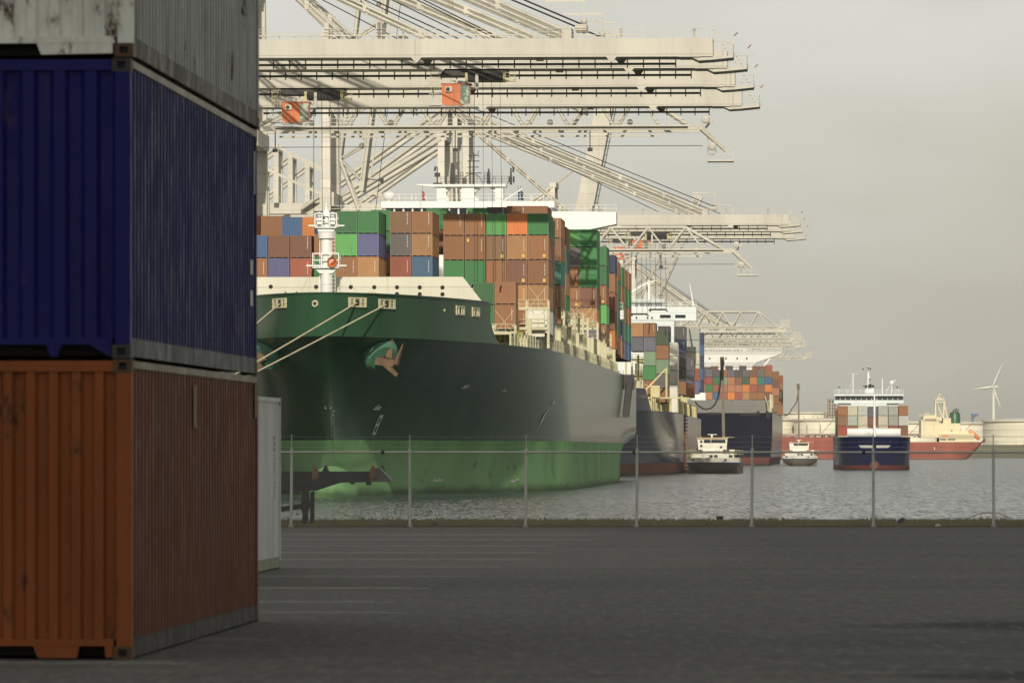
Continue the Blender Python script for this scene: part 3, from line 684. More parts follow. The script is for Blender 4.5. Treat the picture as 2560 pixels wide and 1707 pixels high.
class Fore(Hull):
    def b(s, x, z): return h1.b(x, 13.9) + max(0, z - 13.9) * .05 * min(1, x / 5)
    def s0(s, z): return 0
fo = Fore(20.8, 385, ZB, 0)
q = MB(); n = 120
for sd in (1, -1):
    vs = []; fs = []; m = 7
    for i in range(n + 1):
        x = 56.5 * (i / n) ** (1.5); x = 43.29 if 43.3 <= x < 43.8 else (43.31 if 43.8 <= x < 44.3 else x)
        for j in range(m):
            z = 13.9 + (btop(x) - 13.9) * j / (m - 1); vs.append((sd * fo.b(x, z), x - (z - 13.9) * .12 * max(0, 1 - x / 10), z))
    for i in range(n):
        for j in range(m - 1): f = (i * m + j, (i + 1) * m + j, (i + 1) * m + j + 1, i * m + j + 1); fs.append(f if sd > 0 else f[::-1])
    q.add(vs, fs, True)
# forecastle deck behind the bulwark
vs = []
for i in range(41): x = 1 + 44 * i / 40; bb = fo.b(x, 17.3) - .25; vs += [(bb, x, 17.2), (-bb, x, 17.2)]
q.add(vs, [(2 * i, 2 * i + 1, 2 * i + 3, 2 * i + 2) for i in range(40)])
q.build('forecastle', M['hull1'], s1)
q = MB(); pts_ = [(x, fo.b(x, ZB)) for x in [56 * (i / 60) ** 1.5 for i in range(50)]]
for sd in (1, -1):
    for (xa, ba), (xb, bb) in zip(pts_, pts_[1:]):
        if xb < 43.3: q.beam((sd * ba, xa - .5 * max(0, 1 - xa / 10), ZB + .03), (sd * bb, xb - .5 * max(0, 1 - xb / 10), ZB + .03), .3, .14)
q.build('bulwark_rail', M['hull1'], s1)
q = MB(); q.ball((0, 10, -3.9), (3.2, 16, 4.1), 28); q.build('bulbous_bow', M['hull1'], s1)
# breakwater
def L1(px, py, D): return f1.l(px, py, D)
bwD = 47.0; yb = lambda px: f1.l(px, 700, 655 + bwD)
q = MB(); xr = L1(1159, 693, 702).x; zt_ = L1(1159, 693, 702).z; xr2 = L1(1224, 760, 702).x; zb_ = 17.2
q.prism([(-xr2, zb_), (xr2, zb_), (xr2, zb_ + .5), (xr, zt_), (-xr, zt_)], 46, 46.4); 
for i in range(int(2 * xr / 2.1)): x = -xr + 1 + i * 2.1; q.bx(x, x + .1, 46.4, 47.2, zb_, zt_ - .4)
bw = q.build('breakwater', M['bwcream'], s1)
q = MB()
for zrow, pyrow in ((0, 719), (1, 736)):
    for px in (676, 790, 877, 936, 993, 1050, 1107):
        if zrow and px < 990: continue
        p = L1(px, pyrow + (px - 1107) * .006, 701); q.tube((p.x, 45.96, p.z), (p.x, 46.02, p.z), .24, n=14)
q.each('wash_port', M['gap'], bw)
# foremast
mD = 700; mp_ = L1(816, 730, 690); mx, my = mp_.x, mp_.y
fm = MB(); zt2 = L1(816, 592, 690).z
fm.tube((mx, my, 17.2), (mx, my, zt2 - 0.2), .66, .60, 20); fm.tube((mx, my, zt2 - .2), (mx, my, zt2 + .6), .9, 1.0, 16)
fm.tube((mx, my, zt2 + .6), (mx, my, zt2 + 3.6), .26, .16, 10); fm.tube((mx, my, zt2 + 3.4), (mx, my, zt2 + 4.9), .07, .03, 6)
fm.bx(mx - .32, mx + .30, my - .2, my + .2, zt2 + 2.2, zt2 + 2.9); fm.bx(mx - .5, mx + .55, my - .15, my + .15, zt2 + 1.5, zt2 + 1.6)
for z in (17.6 + k * .42 for k in range(24)): fm.beam((mx + .62, my - .3, z), (mx + 1.0, my - .3, z), .04)
fm.beam((mx + .63, my - .3, 17.2), (mx + .63, my - .3, 28), .05); fm.beam((mx + 1.0, my - .3, 17.2), (mx + 1.0, my - .3, 28), .05)
fm.beam((mx - .75, my, 17.2), (mx - .72, my, 27), .08)
fmo = fm.build('foremast', M['white'], s1)
for zp, hw in ((L1(816, 668, 690).z, 1.45), (L1(816, 568, 690).z, 1.2)):
    q = MB(); q.bx(mx - hw, mx + hw, my - 1, my + 1, zp - .12, zp); q.prism([(-hw * .9 + mx, zp - .12), (hw * .9 + mx, zp - .12), (mx + .7, zp - .7), (mx - .7, zp - .7)], my - .6, my + .6)
    q.bx(mx - hw - .8, mx + hw + .8, my - .06, my + .06, zp + .1, zp + .25)
    q.rail((mx - hw, my - 1, zp), (mx + hw, my - 1, zp), 1.5, 2, .9, .11); q.rail((mx - hw, my - 1, zp), (mx - hw, my + 1, zp), 1.5, 2, 1, .1); q.rail((mx + hw, my - 1, zp), (mx + hw, my + 1, zp), 1.5, 2, 1, .1)
    if zp > 25: q.bx(mx - 1.0, mx - .45, my - .8, my - .3, zp + .3, zp + 1.0); q.bx(mx + .5, mx + 1.0, my - .8, my - .3, zp + .3, zp + 1.0); q.ball((mx - .75, my - .5, zp + 1.35), .33, 10); q.ball((mx + .75, my - .5, zp + 1.35), .33, 10)
    q.build('mast_platform', M['white'], fmo)
zp = L1(816, 656, 690).z
q = MB(); q.lathe([(.55, -.35), (.5, -.28), (.15, .1), (.12, .4)], (mx + .72, my - 1.0, zp), 20, 'y'); q.tube((mx + .72, my - 1.3, zp), (mx + .72, my - 1.1, zp), .15, n=10); q.build('fog_horn', M['orange'], fmo)
q = MB()
for sx in (-1, 1): q.tube((mx + sx * .6, my, zt2 - 1.5), (mx + sx * 3.6, my + 4, 18.6), .022, n=4)
q.build('mast_stay', M['rope'], fmo)
for sx in (-1, 1):       # winches behind the bulwark
    q = MB(); x = mx + sx * 4.5 + .3; q.lathe([(.3, -.7), (1.0, -.7), (1.0, -.55), (.45, -.5), (.45, .5), (1.0, .55), (1.0, .7), (.3, .7)], (x, my + 3, 18.6), 20, 'y' if sx > 0 else 'x'); q.bx(x + .9 * sx, x + 1.9 * sx, my + 2.2, my + 3.4, 17.2, 18.9); q.bx(x + 2.6 * sx, x + 3.6 * sx, my + 2.2, my + 3, 17.2, 19.1); q.build('mooring_winch', M['greybulwark' if sx < 0 else 'deckcream'], s1)
# fairleads in the bulwark: cream frames with a dark roller gap
def surf_at(px, py, hull, lo=0.2, hi=60, D0=655):
    """point of the port or starboard plating seen at a pixel"""
    best = None
    for i in range(1600):
        x = lo + (hi - lo) * i / 1600
        for sd in (1, -1):
            w = None
            z = 16
            for _ in range(4):
                bb = hull.b(x, z); w = f1.w(sd * bb, x, z); z = EYE - (py - HY) * w.y / F
            ppx = HX + F * w.x / w.y; e_ = abs(ppx - px)
            if best is None or e_ < best[0]: best = (e_, x, z, sd)
    return best[1:]
fair = []
for px, py, hw in ((701, 758, .85), (893, 756, .85), (966, 760, .75), (793, 759, .0), (1149, 776, .9), (1188, 780, .9), (1110, 776, 0)):
    x, z, sd = surf_at(px, py, fo); fair.append((x, z, sd))
    bb = fo.b(x, z); db = (fo.b(x + .4, z) - fo.b(x - .4, z)) / .8
    tdir = Vector((sd * db, 1, 0)).normalized(); nrm = Vector((sd, -db, 0)).normalized(); 
    if nrm.y > 0 and abs(px - 811) < 30: nrm = Vector((0, -1, 0))
    o0 = Vector((sd * bb, x - (z - 13.9) * .12 * max(0, 1 - x / 10), z)); up = Vector((0, 0, 1))
    def fr_(u, v, d): return o0 + tdir * u + up * v + nrm * d
    q = MB()
    if hw:
        wv = hw / max(.22, abs(tdir.x)) if abs(px - 811) < 160 else 1.7
        for u0, u1, v0, v1 in ((-wv, wv, .38, .52), (-wv, wv, -.52, -.38), (-wv, -wv * .8, -.38, .38), (wv * .8, wv, -.38, .38), (-wv * .45, -wv * .3, -.38, .38), (wv * .3, wv * .45, -.38, .38)):
            a = [fr_(u0, v0, .02), fr_(u1, v0, .02), fr_(u1, v1, .02), fr_(u0, v1, .02)]; c_ = [p + nrm * .14 for p in a]
            q.add(a + c_, [(4, 5, 6, 7), (0, 1, 5, 4), (1, 2, 6, 5), (2, 3, 7, 6), (3, 0, 4, 7)])
        ff = q.build('fairlead', M['deckcream'], s1)
        q = MB(); q.quad(fr_(-wv * .8, -.38, .05), fr_(wv * .8, -.38, .05), fr_(wv * .8, .38, .05), fr_(-wv * .8, .38, .05)); q.build('fairlead_throat', paint('fairlead_inner', (.30, .29, .18), .6, .3, 3), ff)
        q = MB(); q.quad(fr_(-wv * .2, -.34, .08), fr_(wv * .16, -.34, .08), fr_(wv * .2, .2, .08), fr_(-wv * .16, .3, .08)); q.build('roller_gap', M['gap'], ff)
    else:
        q.tube(fr_(0, 0, -.05), fr_(0, 0, .16), .36 if px < 900 else .16, n=18); ff = q.build('panama_lead', M['deckcream'], s1)
        q = MB(); q.tube(fr_(0, 0, .16), fr_(0, 0, .18), .2 if px < 900 else .08, n=16); q.build('lead_hole', M['gap'], ff)
# anchors in their bolsters
for px, py, sd in ((908, 880, 1), (710, 880, -1)):
    best = min(((abs(HX + F * (lambda w: w.x / w.y)(f1.w(sd * h1.b(x * .1, 11.8), x * .1, 11.8)) - px), x * .1) for x in range(5, 400)))
    x = best[1]; z = 12.7; p, nn_ = h1.pt(x, z, sd)
    dr = (nn_ + Vector((sd * .25, -.75, -.15))).normalized()
    q = MB(); q.tube(p - dr * 2.2, p + dr * 1.1, 2.4, 1.95, 28); q.tube(p + dr * 1.1, p + dr * 1.45, 1.95, 1.5, 28); bo_ = q.build('anchor_bolster', M['bolster'], s1)
    q = MB(); a = p + dr * 1.6 + Vector((sd * .15, 0, .1)); r_ = Vector((1, 0, 0)); u_ = Vector((0, 0, 1)); fdir = Vector((0, -1, 0))
    tl = .32 * sd
    q.beam(a + r_ * -1.0 + u_ * -.35, a + r_ * 1.0 + u_ * -.95 * sd * .6, .75, .8)
    q.beam(a + r_ * (.15 + tl), a + r_ * (.45 + tl * 1.4) + u_ * 2.7 + fdir * .3, .75, .45, .08, .1)
    q.beam(a + r_ * (1.15 * sd + tl * .2) + u_ * -.7, a + r_ * (1.7 * sd + tl) + u_ * 1.5 + fdir * .3, .7, .45, .08, .1)
    q.beam(a + u_ * -.6, a + r_ * (1.35 * sd) + u_ * -1.9, .8, .6, .35, .4); q.beam(p + dr * .9, a, .5, .5)
    q.build('anchor', M['anchor'], s1)
# marks on the plating
q = MB()
def pixmark(px, py): 
    for_ = None; best = (1e9, 0, 0)
    for i in range(900):
        x = .5 + 150 * i / 900; z = 3
        for _ in range(6): bb = h1.b(x, z); w = f1.w(bb, x, z); z = EYE - (py - HY) * w.y / F
        e_ = abs(HX + F * w.x / w.y - px)
        if e_ < best[0]: best = (e_, x, z)
    return best[1], best[2]
x, z = pixmark(946, 1066); decal(h1, q, x, z - .9, 1, digit('8', -1.4, 0, 2.2, .28), .06)
for i, ch in enumerate(('5', '3')):
    x, z = pixmark(827, 1060 + i * 24); decal(h1, q, x, z - .3, 1, digit(ch, 0, 0, 1.3, .3), .06)
for k in range(5):
    x, z = pixmark(826 + random.uniform(-3, 6), 1020 + k * 9); decal(h1, q, x, z, 1, [rect(0, .8, 0, .13)], .05)
x, z = pixmark(1357, 1048); q.quad(*[h1.pt(x + a, z + c_, 1, .07)[0] for a, c_ in ((-3.2, -1.4), (-.6, -.2), (3.4, 1.7), (-.4, .45))])
for px, py in ((1152, 970), (1158, 966), (1254, 978), (932, 1024), (936, 1019), (1380, 1008), (800, 1022), (823, 1022), (1082, 1203), (1092, 1201), (1276, 1205), (1286, 1201)):
    x, z = pixmark(px, py); decal(h1, q, x, z, 1, [rect(0, 2.2, 0, .18), rect(.4, .9, .25, .4)], .06)
q.each('hull_marking', M['marking'], s1)
# draft marks on the starboard side of the stem
q = MB()
for k in range(9): decal(h1, q, h1.s0(6.5 - k) + 1.2, 6.5 - k * 1.0, -1, digit(random.choice('2468'), 0, 0, .4, .3), .05)
q.build('draft_marks', M['marking'], s1)

# deck edge: cream bulwark, stanchions and walkway posts down the port side
q = MB(); x = 57.0; zd = 13.9
while x < 300:
    p = h1.b(x, 13.9); p2 = h1.b(x + 2.5, 13.9)
    q.beam((p - .1, x, zd + .55), (p2 - .1, x + 2.5, zd + .55), .12, 1.1) if (int(x / 2.5) % 9) < 6 or x > 90 else None
    q.beam((p - .1, x, zd + 1.35), (p2 - .1, x + 2.5, zd + 1.35), .10, .10)
    q.beam((p - .1, x, zd), (p - .1, x, zd + 1.4), .22)
    x += 2.5
q.build('deck_edge_rail', M['deckcream'], s1)
q = MB(); x = 74.0
while x < 300:
    q = MB(); b_ = h1.b(x, 13.9); hh_ = random.choice((3.1, 3.4, 3.3)); q.beam((b_ - .35, x, zd), (b_ - .35, x, zd + hh_), .55, .8, .42, .6); q.bx(b_ - .75, b_ - .1, x - .3, x + .3, zd + hh_, zd + hh_ + .3)
    x += 12.2; q.build('stanchion', M['deckcream'], s1)
# coamings / hatch covers down the ship, so nothing hangs over a void
q = MB(); q.bx(-17.8, 17.8, 83, 372, 13.9, 15.2); q.bx(-14, 14, 62, 83, 13.9, 15.2); q.build('hatch_cover', M['deckcream'], s1)
# lashing bridges: portal frames between bays
def lashing(y, x0, x1, z0, z1, nlev, name='lashing_bridge'):
    q = MB(); xs_ = []; x = x1
    while x > x0: xs_.append(x); x -= 2.55
    for i, x in enumerate(xs_):
        q.beam((x, y, z0), (x, y, z1 + .9), .30, .45); 
    for k in range(nlev + 1):
        z = z0 + (z1 - z0) * (k / nlev); 
        if k: q.beam((x0, y, z), (x1, y, z), .7, .35); q.rail((x0, y - .3, z), (x1, y - .3, z), 1.05, 2, 1.27, .06)
    for i, x in enumerate(xs_[:-1]):
        if i % 2 == 0: q.prism([(x, z0 + 2.5), (x, z0 + 2.0), (x - .6, z0 + 2.5)], y - .12, y + .12); q.prism([(x - 2.55, z0 + 2.5), (x - 2.55, z0 + 2.0), (x - 1.95, z0 + 2.5)], y - .12, y + .12)
        q.beam((x - .2, y - .25, z1), (x - 2.3, y - .25, z1 + 2.6), .045); q.beam((x - 2.3, y - .25, z1), (x - .2, y - .25, z1 + 2.6), .045)
    return q.build(name, M['deckcream'], s1)
lb0 = L1(1200, 800, 690)
lashing(61.5, L1(1192, 0, 717).x, L1(1290, 0, 717).x, 13.9, 15.4, 1)
lashing(78, L1(1298, 0, 733).x, L1(1372, 0, 733).x, 13.9, 18.6, 2)
q = MB(); a_ = L1(1322, 0, 733); c_ = L1(1362, 0, 733); q.bx(a_.x, c_.x, 78.6, 79.4, 15.3, 18.0); q.build('store_hatch', paint('pale_locker', (.72, .69, .58), .5, .06), s1)
for y in (110, 127, 142, 158, 172, 262, 290): lashing(y, h1.b(y, 13.9) - 1.0, h1.b(y, 13.9) - .7, 13.9, 18.6, 2)
for y in (188, 204, 222, 240): lashing(y, h1.b(y, 13.9) - 7.2, h1.b(y, 13.9) - .8, 13.9, 19.4, 3)
q = MB()
for k in range(9): q.box((h1.b(66 + k * .2, 13.9) - 3.2 + k * .3, 70, 15.0 + .25 * (k % 2)), (.9, 1.2, 1.1), k * .4)
q.build('deck_winch', paint('winch_yellow', (.45, .42, .08), .5, .2, 1), s1)
# accommodation ladder stowed at the side
q = MB(); a_ = L1(1549, 972, 985); bq = h1.b(a_.y, 12)
xa = h1.b(326, 12.5) + .55
for k in range(15):
    t_ = k / 14; q.box((xa + .3, 330 - t_ * 17, 12.2 - t_ * 5.0), (1.0, .9, .35))
q.beam((xa - .2, 330, 12.9), (xa - .2, 313, 7.6), .1, .15); q.beam((xa + .8, 330, 12.9), (xa + .8, 313, 7.6), .1, .15); q.bx(xa - .6, xa + 1, 329, 332, 11.6, 13.9)
q.build('accommodation_ladder', M['dark'], s1)
# bridge, wings, radar mast and funnel casings
bD = 930; b0 = L1(1170, 500, bD); by = b0.y; bc_ = b0.x
def BZ(py): return L1(1170, py, bD).z
q = MB()
q.bx(bc_ - 13.2, bc_ + 13.2, by, by + 12, 15, BZ(545)); q.bx(bc_ - 13.0, bc_ + 13.0, by - .6, by + 12, BZ(520), BZ(504)); q.bx(bc_ - 12.6, bc_ + 12.6, by - .2, by + 11, BZ(545), BZ(520))
q.build('bridge', M['white'], s1)
q = MB()
for i in range(18):
    x0 = bc_ - 12.4 + i * 1.38; q.bx(x0 + .08, x0 + 1.2, by - .25, by - .12, BZ(543), BZ(521))
q.each('bridge_window', M['glass'], s1)
for sx in (-1, 1):
    q = MB(); p0 = L1(1384, 530, bD); p1 = L1(1541, 532, bD); xi, xo = p0.x - bc_, p1.x - bc_
    if sx < 0: xi, xo = xi, xo
    q.prism([(bc_ + sx * xi, BZ(612)), (bc_ + sx * (xi + .45 * (xo - xi)), BZ(578)), (bc_ + sx * xo, BZ(561)), (bc_ + sx * xo, BZ(531)), (bc_ + sx * (xi + .6 * (xo - xi)), BZ(530)), (bc_ + sx * (xi - 1), BZ(529))], by, by + 5)
    q.rail((bc_ + sx * xi, by, BZ(530)), (bc_ + sx * xo, by, BZ(530)), 1.0, 2, 1.5, .05); q.build('bridge_wing', M['white'], s1)
q = MB(); dz = lambda py: BZ(py)
q.bx(bc_ - 5.4, bc_ + 5.6, by + 1, by + 6, dz(466), dz(460)); 
for x0, x1 in ((-4.8, -3.4), (-1.1, .9), (4.0, 5.2)): q.bx(bc_ + x0, bc_ + x1, by + 1.5, by + 5, dz(504), dz(466))
for x0 in (-3.4, .9):
    w_ = 2.3 if x0 < 0 else 3.1; cxx = bc_ + x0 + w_ / 2; 
    q.prism([(bc_ + x0, dz(504)), (bc_ + x0 + w_ * .25, dz(502)), (bc_ + x0, dz(486)), (bc_ + x0, dz(486))], by + 2, by + 4); q.prism([(bc_ + x0, dz(466)), (bc_ + x0 + w_ * .35, dz(466)), (bc_ + x0, dz(480))], by + 2, by + 4); q.prism([(bc_ + x0 + w_, dz(466)), (bc_ + x0 + w_ * .65, dz(466)), (bc_ + x0 + w_, dz(480))], by + 2, by + 4)
q.prism([(bc_ - 5.4, dz(466)), (bc_ - 7.9, dz(461)), (bc_ - 7.9, dz(459)), (bc_ - 5.4, dz(459))], by + 2, by + 4)
q.beam((bc_ + 5.2, by + 3, dz(500)), (bc_ + 8, by + 3, dz(470)), .15)
q.rail((bc_ - 12.5, by, dz(504)), (bc_ + 12.5, by, dz(504)), 1.1, 2, 1.6, .05)
q.lathe([(0, dz(476)), (.9, dz(480)), (1.0, dz(488)), (.6, dz(496)), (.3, dz(504))], (bc_ - 12.0, by + 2, 0), 16)
for xx in (-10.5, -8.6, 9.5, 11.2): q.beam((bc_ + xx, by + 2, dz(504)), (bc_ + xx, by + 2, dz(484)), .07)
q.build('monkey_island', M['white'], s1)
q = MB()       # dark radar mast, whip aerials and exhausts
def px1(px): return L1(px, 460, bD).x
y_ = by + 3
for px, pt, w_ in ((1090, 415, .22), (1128, 405, .75), (1181, 380, .35), (1219, 420, .4), (1275, 418, .35)):
    q.beam((px1(px), y_, dz(460)), (px1(px), y_, dz(pt)), w_, w_, w_ * .6, w_ * .6)
q.bx(px1(1080), px1(1102), y_ - .6, y_ + .6, dz(458), dz(455)); q.bx(px1(1083), px1(1097), y_ - .3, y_ + .3, dz(440), dz(430)); q.beam((px1(1083), y_, dz(425)), (px1(1086), y_, dz(414)), .3)
for py, hw in ((402, .9), (417, .8), (432, 1.2), (388, .8)): q.bx(px1(1181) - hw, px1(1181) + hw, y_ - .06, y_ + .06, dz(py), dz(py - 2.4))
q.beam((px1(1181), y_, dz(392)), (px1(1194), y_, dz(376)), .06); q.beam((px1(1194), y_, dz(392)), (px1(1194), y_, dz(374)), .06)
for px, pt in ((1281, 415), (1272, 440), (1282, 440)): q.beam((px1(px), y_, dz(pt + 14)), (px1(px), y_, dz(pt)), .28)
q.rail((px1(1098), y_ - 1, dz(459)), (px1(1284), y_ - 1, dz(459)), 1.15, 3, .9, .05)
for k in range(14):
    a0, a1 = math.pi * k / 14, math.pi * (k + 1) / 14; cx_ = px1(1177); q.beam((cx_ + 1.5 * math.cos(a0), y_ + 1, dz(459) + 1.6 * math.sin(a0)), (cx_ + 1.5 * math.cos(a1), y_ + 1, dz(459) + 1.6 * math.sin(a1)), .1)
for px in (1137, 1148, 1208, 1216): q.rail((px1(px), y_, dz(459)), (px1(px + 7), y_, dz(459)), 1.8, 4, .5, .06)
for a_, c_ in ((1115, 1128), (1130, 1122), (1223, 1233), (1265, 1275)): q.beam((px1(a_), y_, dz(459)), (px1(c_), y_, dz(440)), .07)
q.build('radar_mast', M['dark'], s1)
for px, col in ((1293, (.02, .05, .20)), (1300, (.02, .02, .02)), (1052, (.30, .06, .06))):
    q = MB(); x = px1(px); 
    vs = []; 
    for k in range(9): vs += [(x + .06 * math.sin(k), y_ + .1 * math.sin(k * 1.9), dz(498) + k * .18), (x + .34 + .1 * math.sin(k * 1.3), y_ + .15 * math.cos(k), dz(500) + k * .16)]
    q.add(vs, [(2 * i, 2 * i + 1, 2 * i + 3, 2 * i + 2) for i in range(8)], True); q.beam((x, y_, dz(504)), (x, y_, dz(462)), .05)
    q.build('flag', paint('flag_cloth', col, .8, .2, 2, 0, 0), s1)
q = MB(); lbx = L1(1543, 0, 985)
p = L1(1543, 785, 985); q.bx(p.x - .2, p.x + 1.0, p.y, p.y + 2, p.z - .8, p.z + .6); q.rail((p.x - .2, p.y, p.z + .6), (p.x + .9, p.y, p.z + .6), 1.2, 2, .5, .07); q.bx(p.x - .3, p.x + 1.0, p.y - 1, p.y + 1, p.z - 15, p.z - 9); q.build('gangway_cabin', M['white'], s1)

# containers of the green ship (pixel edges of each column at its bay's distance)
GS = 'green ship'
def bay(fr, D, cols, where, group, ship, first_col=1, LN=12.19):
    """cols from left to right: (left px, right px, top py or Z, items)"""
    n = len(cols)
    for i, (a, b_, top, items) in enumerate(cols):
        p = fr.l((a + b_) / 2, 0, D); zt = top if top < 60 else P(0, top, D).z
        column(fr, p.x, p.y, zt, items, where, group, first_col + n - 1 - i, ship, LN)
h9, h8 = 2.896, 2.591
G1 = 'containers stowed in the front bay of the green ship'
bay(f1, 712, [(615, 669, 589, [('blue', h8), ('brown', h9, 's')]), (670, 724, 589, [('dark brown', h8), ('slate blue', h9)]), (725, 779, 589, [('dark brown', h8, 's'), ('red brown', h9, 's')]),
              (785, 839, 528, [('navy blue', h8), ('brown', h8), ('green', h8)]), (839.5, 893, 528, [('deep green', h8), ('light green', h8), ('brown', h9, 's')]), (893.5, 947, 528, [('green', h8), ('slate blue', h8), ('tan brown', h9, 's')])],
    'front left block', G1, GS, 1)
bay(f1, 722, [(975, 1028, 529, [('grey brown', h8, 's'), ('grey', h8, 's'), ('red brown', h9, 's')]), (1028.5, 1081.5, 529, [('brown', h8, 's'), ('tan brown', h8, 's'), ('steel blue', h9, 's')])], 'front middle block', G1, GS, 1)
bay(f1, 737, [(1108, 1160, 535, [('brown', h8, 's'), ('brown', h9), ('green', h9)]), (1161, 1213.5, 535, [('brown', h8, 's'), ('brown', h9, 'sY'), ('green', h9)]), (1214, 1266.5, 535, [('light green', h8), ('grey brown', h9, 'sy'), ('brown', h9, 's')]),
              (1267, 1319, 534, [('bright orange', h8), ('tan brown', h9, 'sy'), ('dark brown', h9, 'sy'), ('tan brown', h9, 's'), ('brown', h9, 's')]), (1319.5, 1371.5, 534, [('green', h8), ('brown', h9, 'sy'), ('brown', h9, 'sy'), ('tan brown', h9, 's'), ('white', h9)])], 'front right block', G1, GS, 1)
G2 = 'containers stowed at the bow of the green ship'
bay(f1, 719, [(1183, 1235.5, 707, [('deep green', h8), ('green', h9)]), (1236.5, 1289, 705, [('brown', h8), ('brown', h9, 's')])], 'bow corner block', G2, GS, 1, 6.06)
G3 = 'containers stowed in the bays behind the front'
bay(f1, 742, [(605, 654, 540, [('orange', h8)])], 'behind left block', G3, GS, 4)
bay(f1, 727, [(655, 703, 540, [('brown', h8)]), (703.5, 755, 543, [('blue', h8)]), (756, 808, 543, [('orange', h8)])], 'behind left block', G3, GS, 1)
bay(f1, 753, [(927, 976, 525, [('green', h8), ('deep green', h8), ('brown', h8)]), (1066, 1117, 522, [('green', h8), ('dark brown', h8)]), (1168, 1218, 520, [('green', h8)]), (1218.5, 1266, 518, [('dark grey', h8, 's')]), (1267, 1317, 515, [('brown', h8, 's')]), (1318, 1368, 515, [('brown', h8), ('brown', h9), ('brown', h9), ('red brown', h9), ('brown', h9)])],
    'second bay', G3, GS, 2)
def edge(D, b_, items, top, where, ci, LN=12.19, t=19.4, shift=0):
    p = f1.inv((0, D, 0)); yl = D - 655; x = t - 1.22 - 2.47 * (ci - 1) - shift
    column(f1, x, yl, top, items, where, 'containers stowed along the port side of the green ship', ci, GS, LN)
BRN = ('brown', h9); GRN = ('deep green', h9, 's')
edge(753, 0, [('green', h9), ('grey brown', h9), ('brown', h9), ('brown', h9, 'd'), ('pale grey', h9)], P(0, 545, 753).z, 'second bay', 1, t=19.5)
edge(784, 0, [('brown', h8, 's'), ('brown', h9, 'd'), ('teal', h9), ('tan brown', h9, 's'), ('brown', h9, 'd'), ('brown', h9)], P(0, 546, 784).z, 'third bay', 1, t=19.4)
edge(799, 0, [('brown', h9, 's'), ('teal', h9), ('tan brown', h9, 's'), ('green', h9), ('teal', h9), ('teal', h9)], P(0, 568, 799).z, 'fourth bay', 1, t=19.4)
for i, (D, t_, top, c1, c2) in enumerate([
    (900, 19.5, P(0, 568, 890).z, [('green', h8), ('green', h9), ('green', h9), ('dark brown', h9, 's'), ('tan brown', h9, 'sy'), ('slate blue', h9, 'd')], [('light green', h8), ('grey', h9), ('brown', h9, 'sy'), ('brown', h9, 'sy'), ('brown', h9, 's'), ('green', h9)]),
    (932, 19.7, P(0, 617, 932).z, [('green', h9), ('deep green', h9), ('brown', h9, 'sy'), ('light green', h9), ('brown', h9, 's'), ('brown', h9)], [('deep green', h9), ('green', h9), ('brown', h9)]),
    (962, 19.9, P(0, 638, 962).z, [('navy blue', h9, 'd'), ('brown', h9, 'd'), ('red brown', h9, 's'), ('dark brown', h9), ('orange', h9, 'd')], [('navy blue', h9), ('brown', h9)]),
    (977, 19.9, P(0, 655, 977).z, [('brown', h9, 'd'), ('green', h9), ('teal', h9, 'd'), ('deep green', h9), ('brown', h9, 'd')], [('brown', h9)]),
    (992, 20.0, P(0, 668, 992).z, [('green', h9), ('red brown', h9), ('green', h9, 'd'), ('slate blue', h9), ('brown', h9, 'd')], [('grey', h9)]),
    (1007, 20.0, P(0, 674, 1007).z, [('brown', h9), ('green', h9), ('brown', h9, 'd'), ('green', h9), ('blue', h9, 'd')], [('blue', h9)]),
    (1022, 20.1, P(0, 681, 1022).z, [('brown', h9), ('green', h9), ('brown', h9), ('teal', h9), ('blue', h9)], [('green', h9)])]):
    w_ = ['fifth', 'sixth', 'seventh', 'eighth', 'ninth', 'tenth', 'eleventh'][i] + ' bay'
    edge(D, 0, c1, top, w_, 1, t=t_)
    edge(D, 0, c2, top, w_, 2, t=t_)

# mooring ropes from the bow to the quay on the left
for i, (x, z, sd) in enumerate(fair[:3]):
    a = f1.w(sd * fo.b(x, z) * 1.0, x - .45 * max(0, 1 - x / 10), z - .05)
    eX, by_ = (205, 190, 179)[i], (556, 566, 574)[i]; bx_ = (eX - HX) * by_ / F; zb = .8
    q = MB(); pts = []
    for k in range(25):
        t_ = k / 24; v = a.lerp(Vector((bx_, by_, zb)), t_); v.z -= .25 * math.sin(math.pi * t_) ; pts.append(v)
    q.path(pts, .085, 6); tag(q.build('mooring_rope', M['rope']), ['pale mooring rope from the leftmost fairlead of the green bow', 'upper of two long pale mooring ropes slanting down across the green bow', 'lower of two long pale mooring ropes slanting down across the green bow'][i], 'rope', 'mooring ropes of the green ship')
    q = MB(); q.tube((bx_, by_, 0), (bx_, by_, zb + .2), .3, .3, 12); q.ball((bx_, by_, zb + .25), (.45, .45, .3), 12); tag(q.build('mooring_bollard', M['rust']), ['rusty quay bollard holding the leftmost bow rope', 'rusty quay bollard holding the upper long rope', 'rusty quay bollard holding the lower long rope'][i], 'bollard', 'bollards on the terminal quay')

# ---------------------------------------------------------------- 2: navy ship behind
def fore_mesh(hull, q, zdeck, ztop_f, x_end, n=60, rake=.12):
    for sd in (1, -1):
        vs = []; fs = []; m = 5
        for i in range(n + 1):
            x = x_end * (i / n) ** 1.5
            for j in range(m): z = zdeck + (ztop_f(x) - zdeck) * j / (m - 1); vs.append((sd * (hull.b(x, zdeck) + (z - zdeck) * .05 * min(1, x / 5)), x - (z - zdeck) * rake * max(0, 1 - x / 10), z))
        for i in range(n):
            for j in range(m - 1): f = (i * m + j, (i + 1) * m + j, (i + 1) * m + j + 1, i * m + j + 1); fs.append(f if sd > 0 else f[::-1])
        q.add(vs, fs, True)
K2 = math.atan(.05); f2 = Frame(11.75, 1200, K2)
s2 = empty('container_ship', (f2.X, f2.Y, 0), -K2, 'navy blue container ship with pale yellow deck edge moored behind the green ship', 'ship')
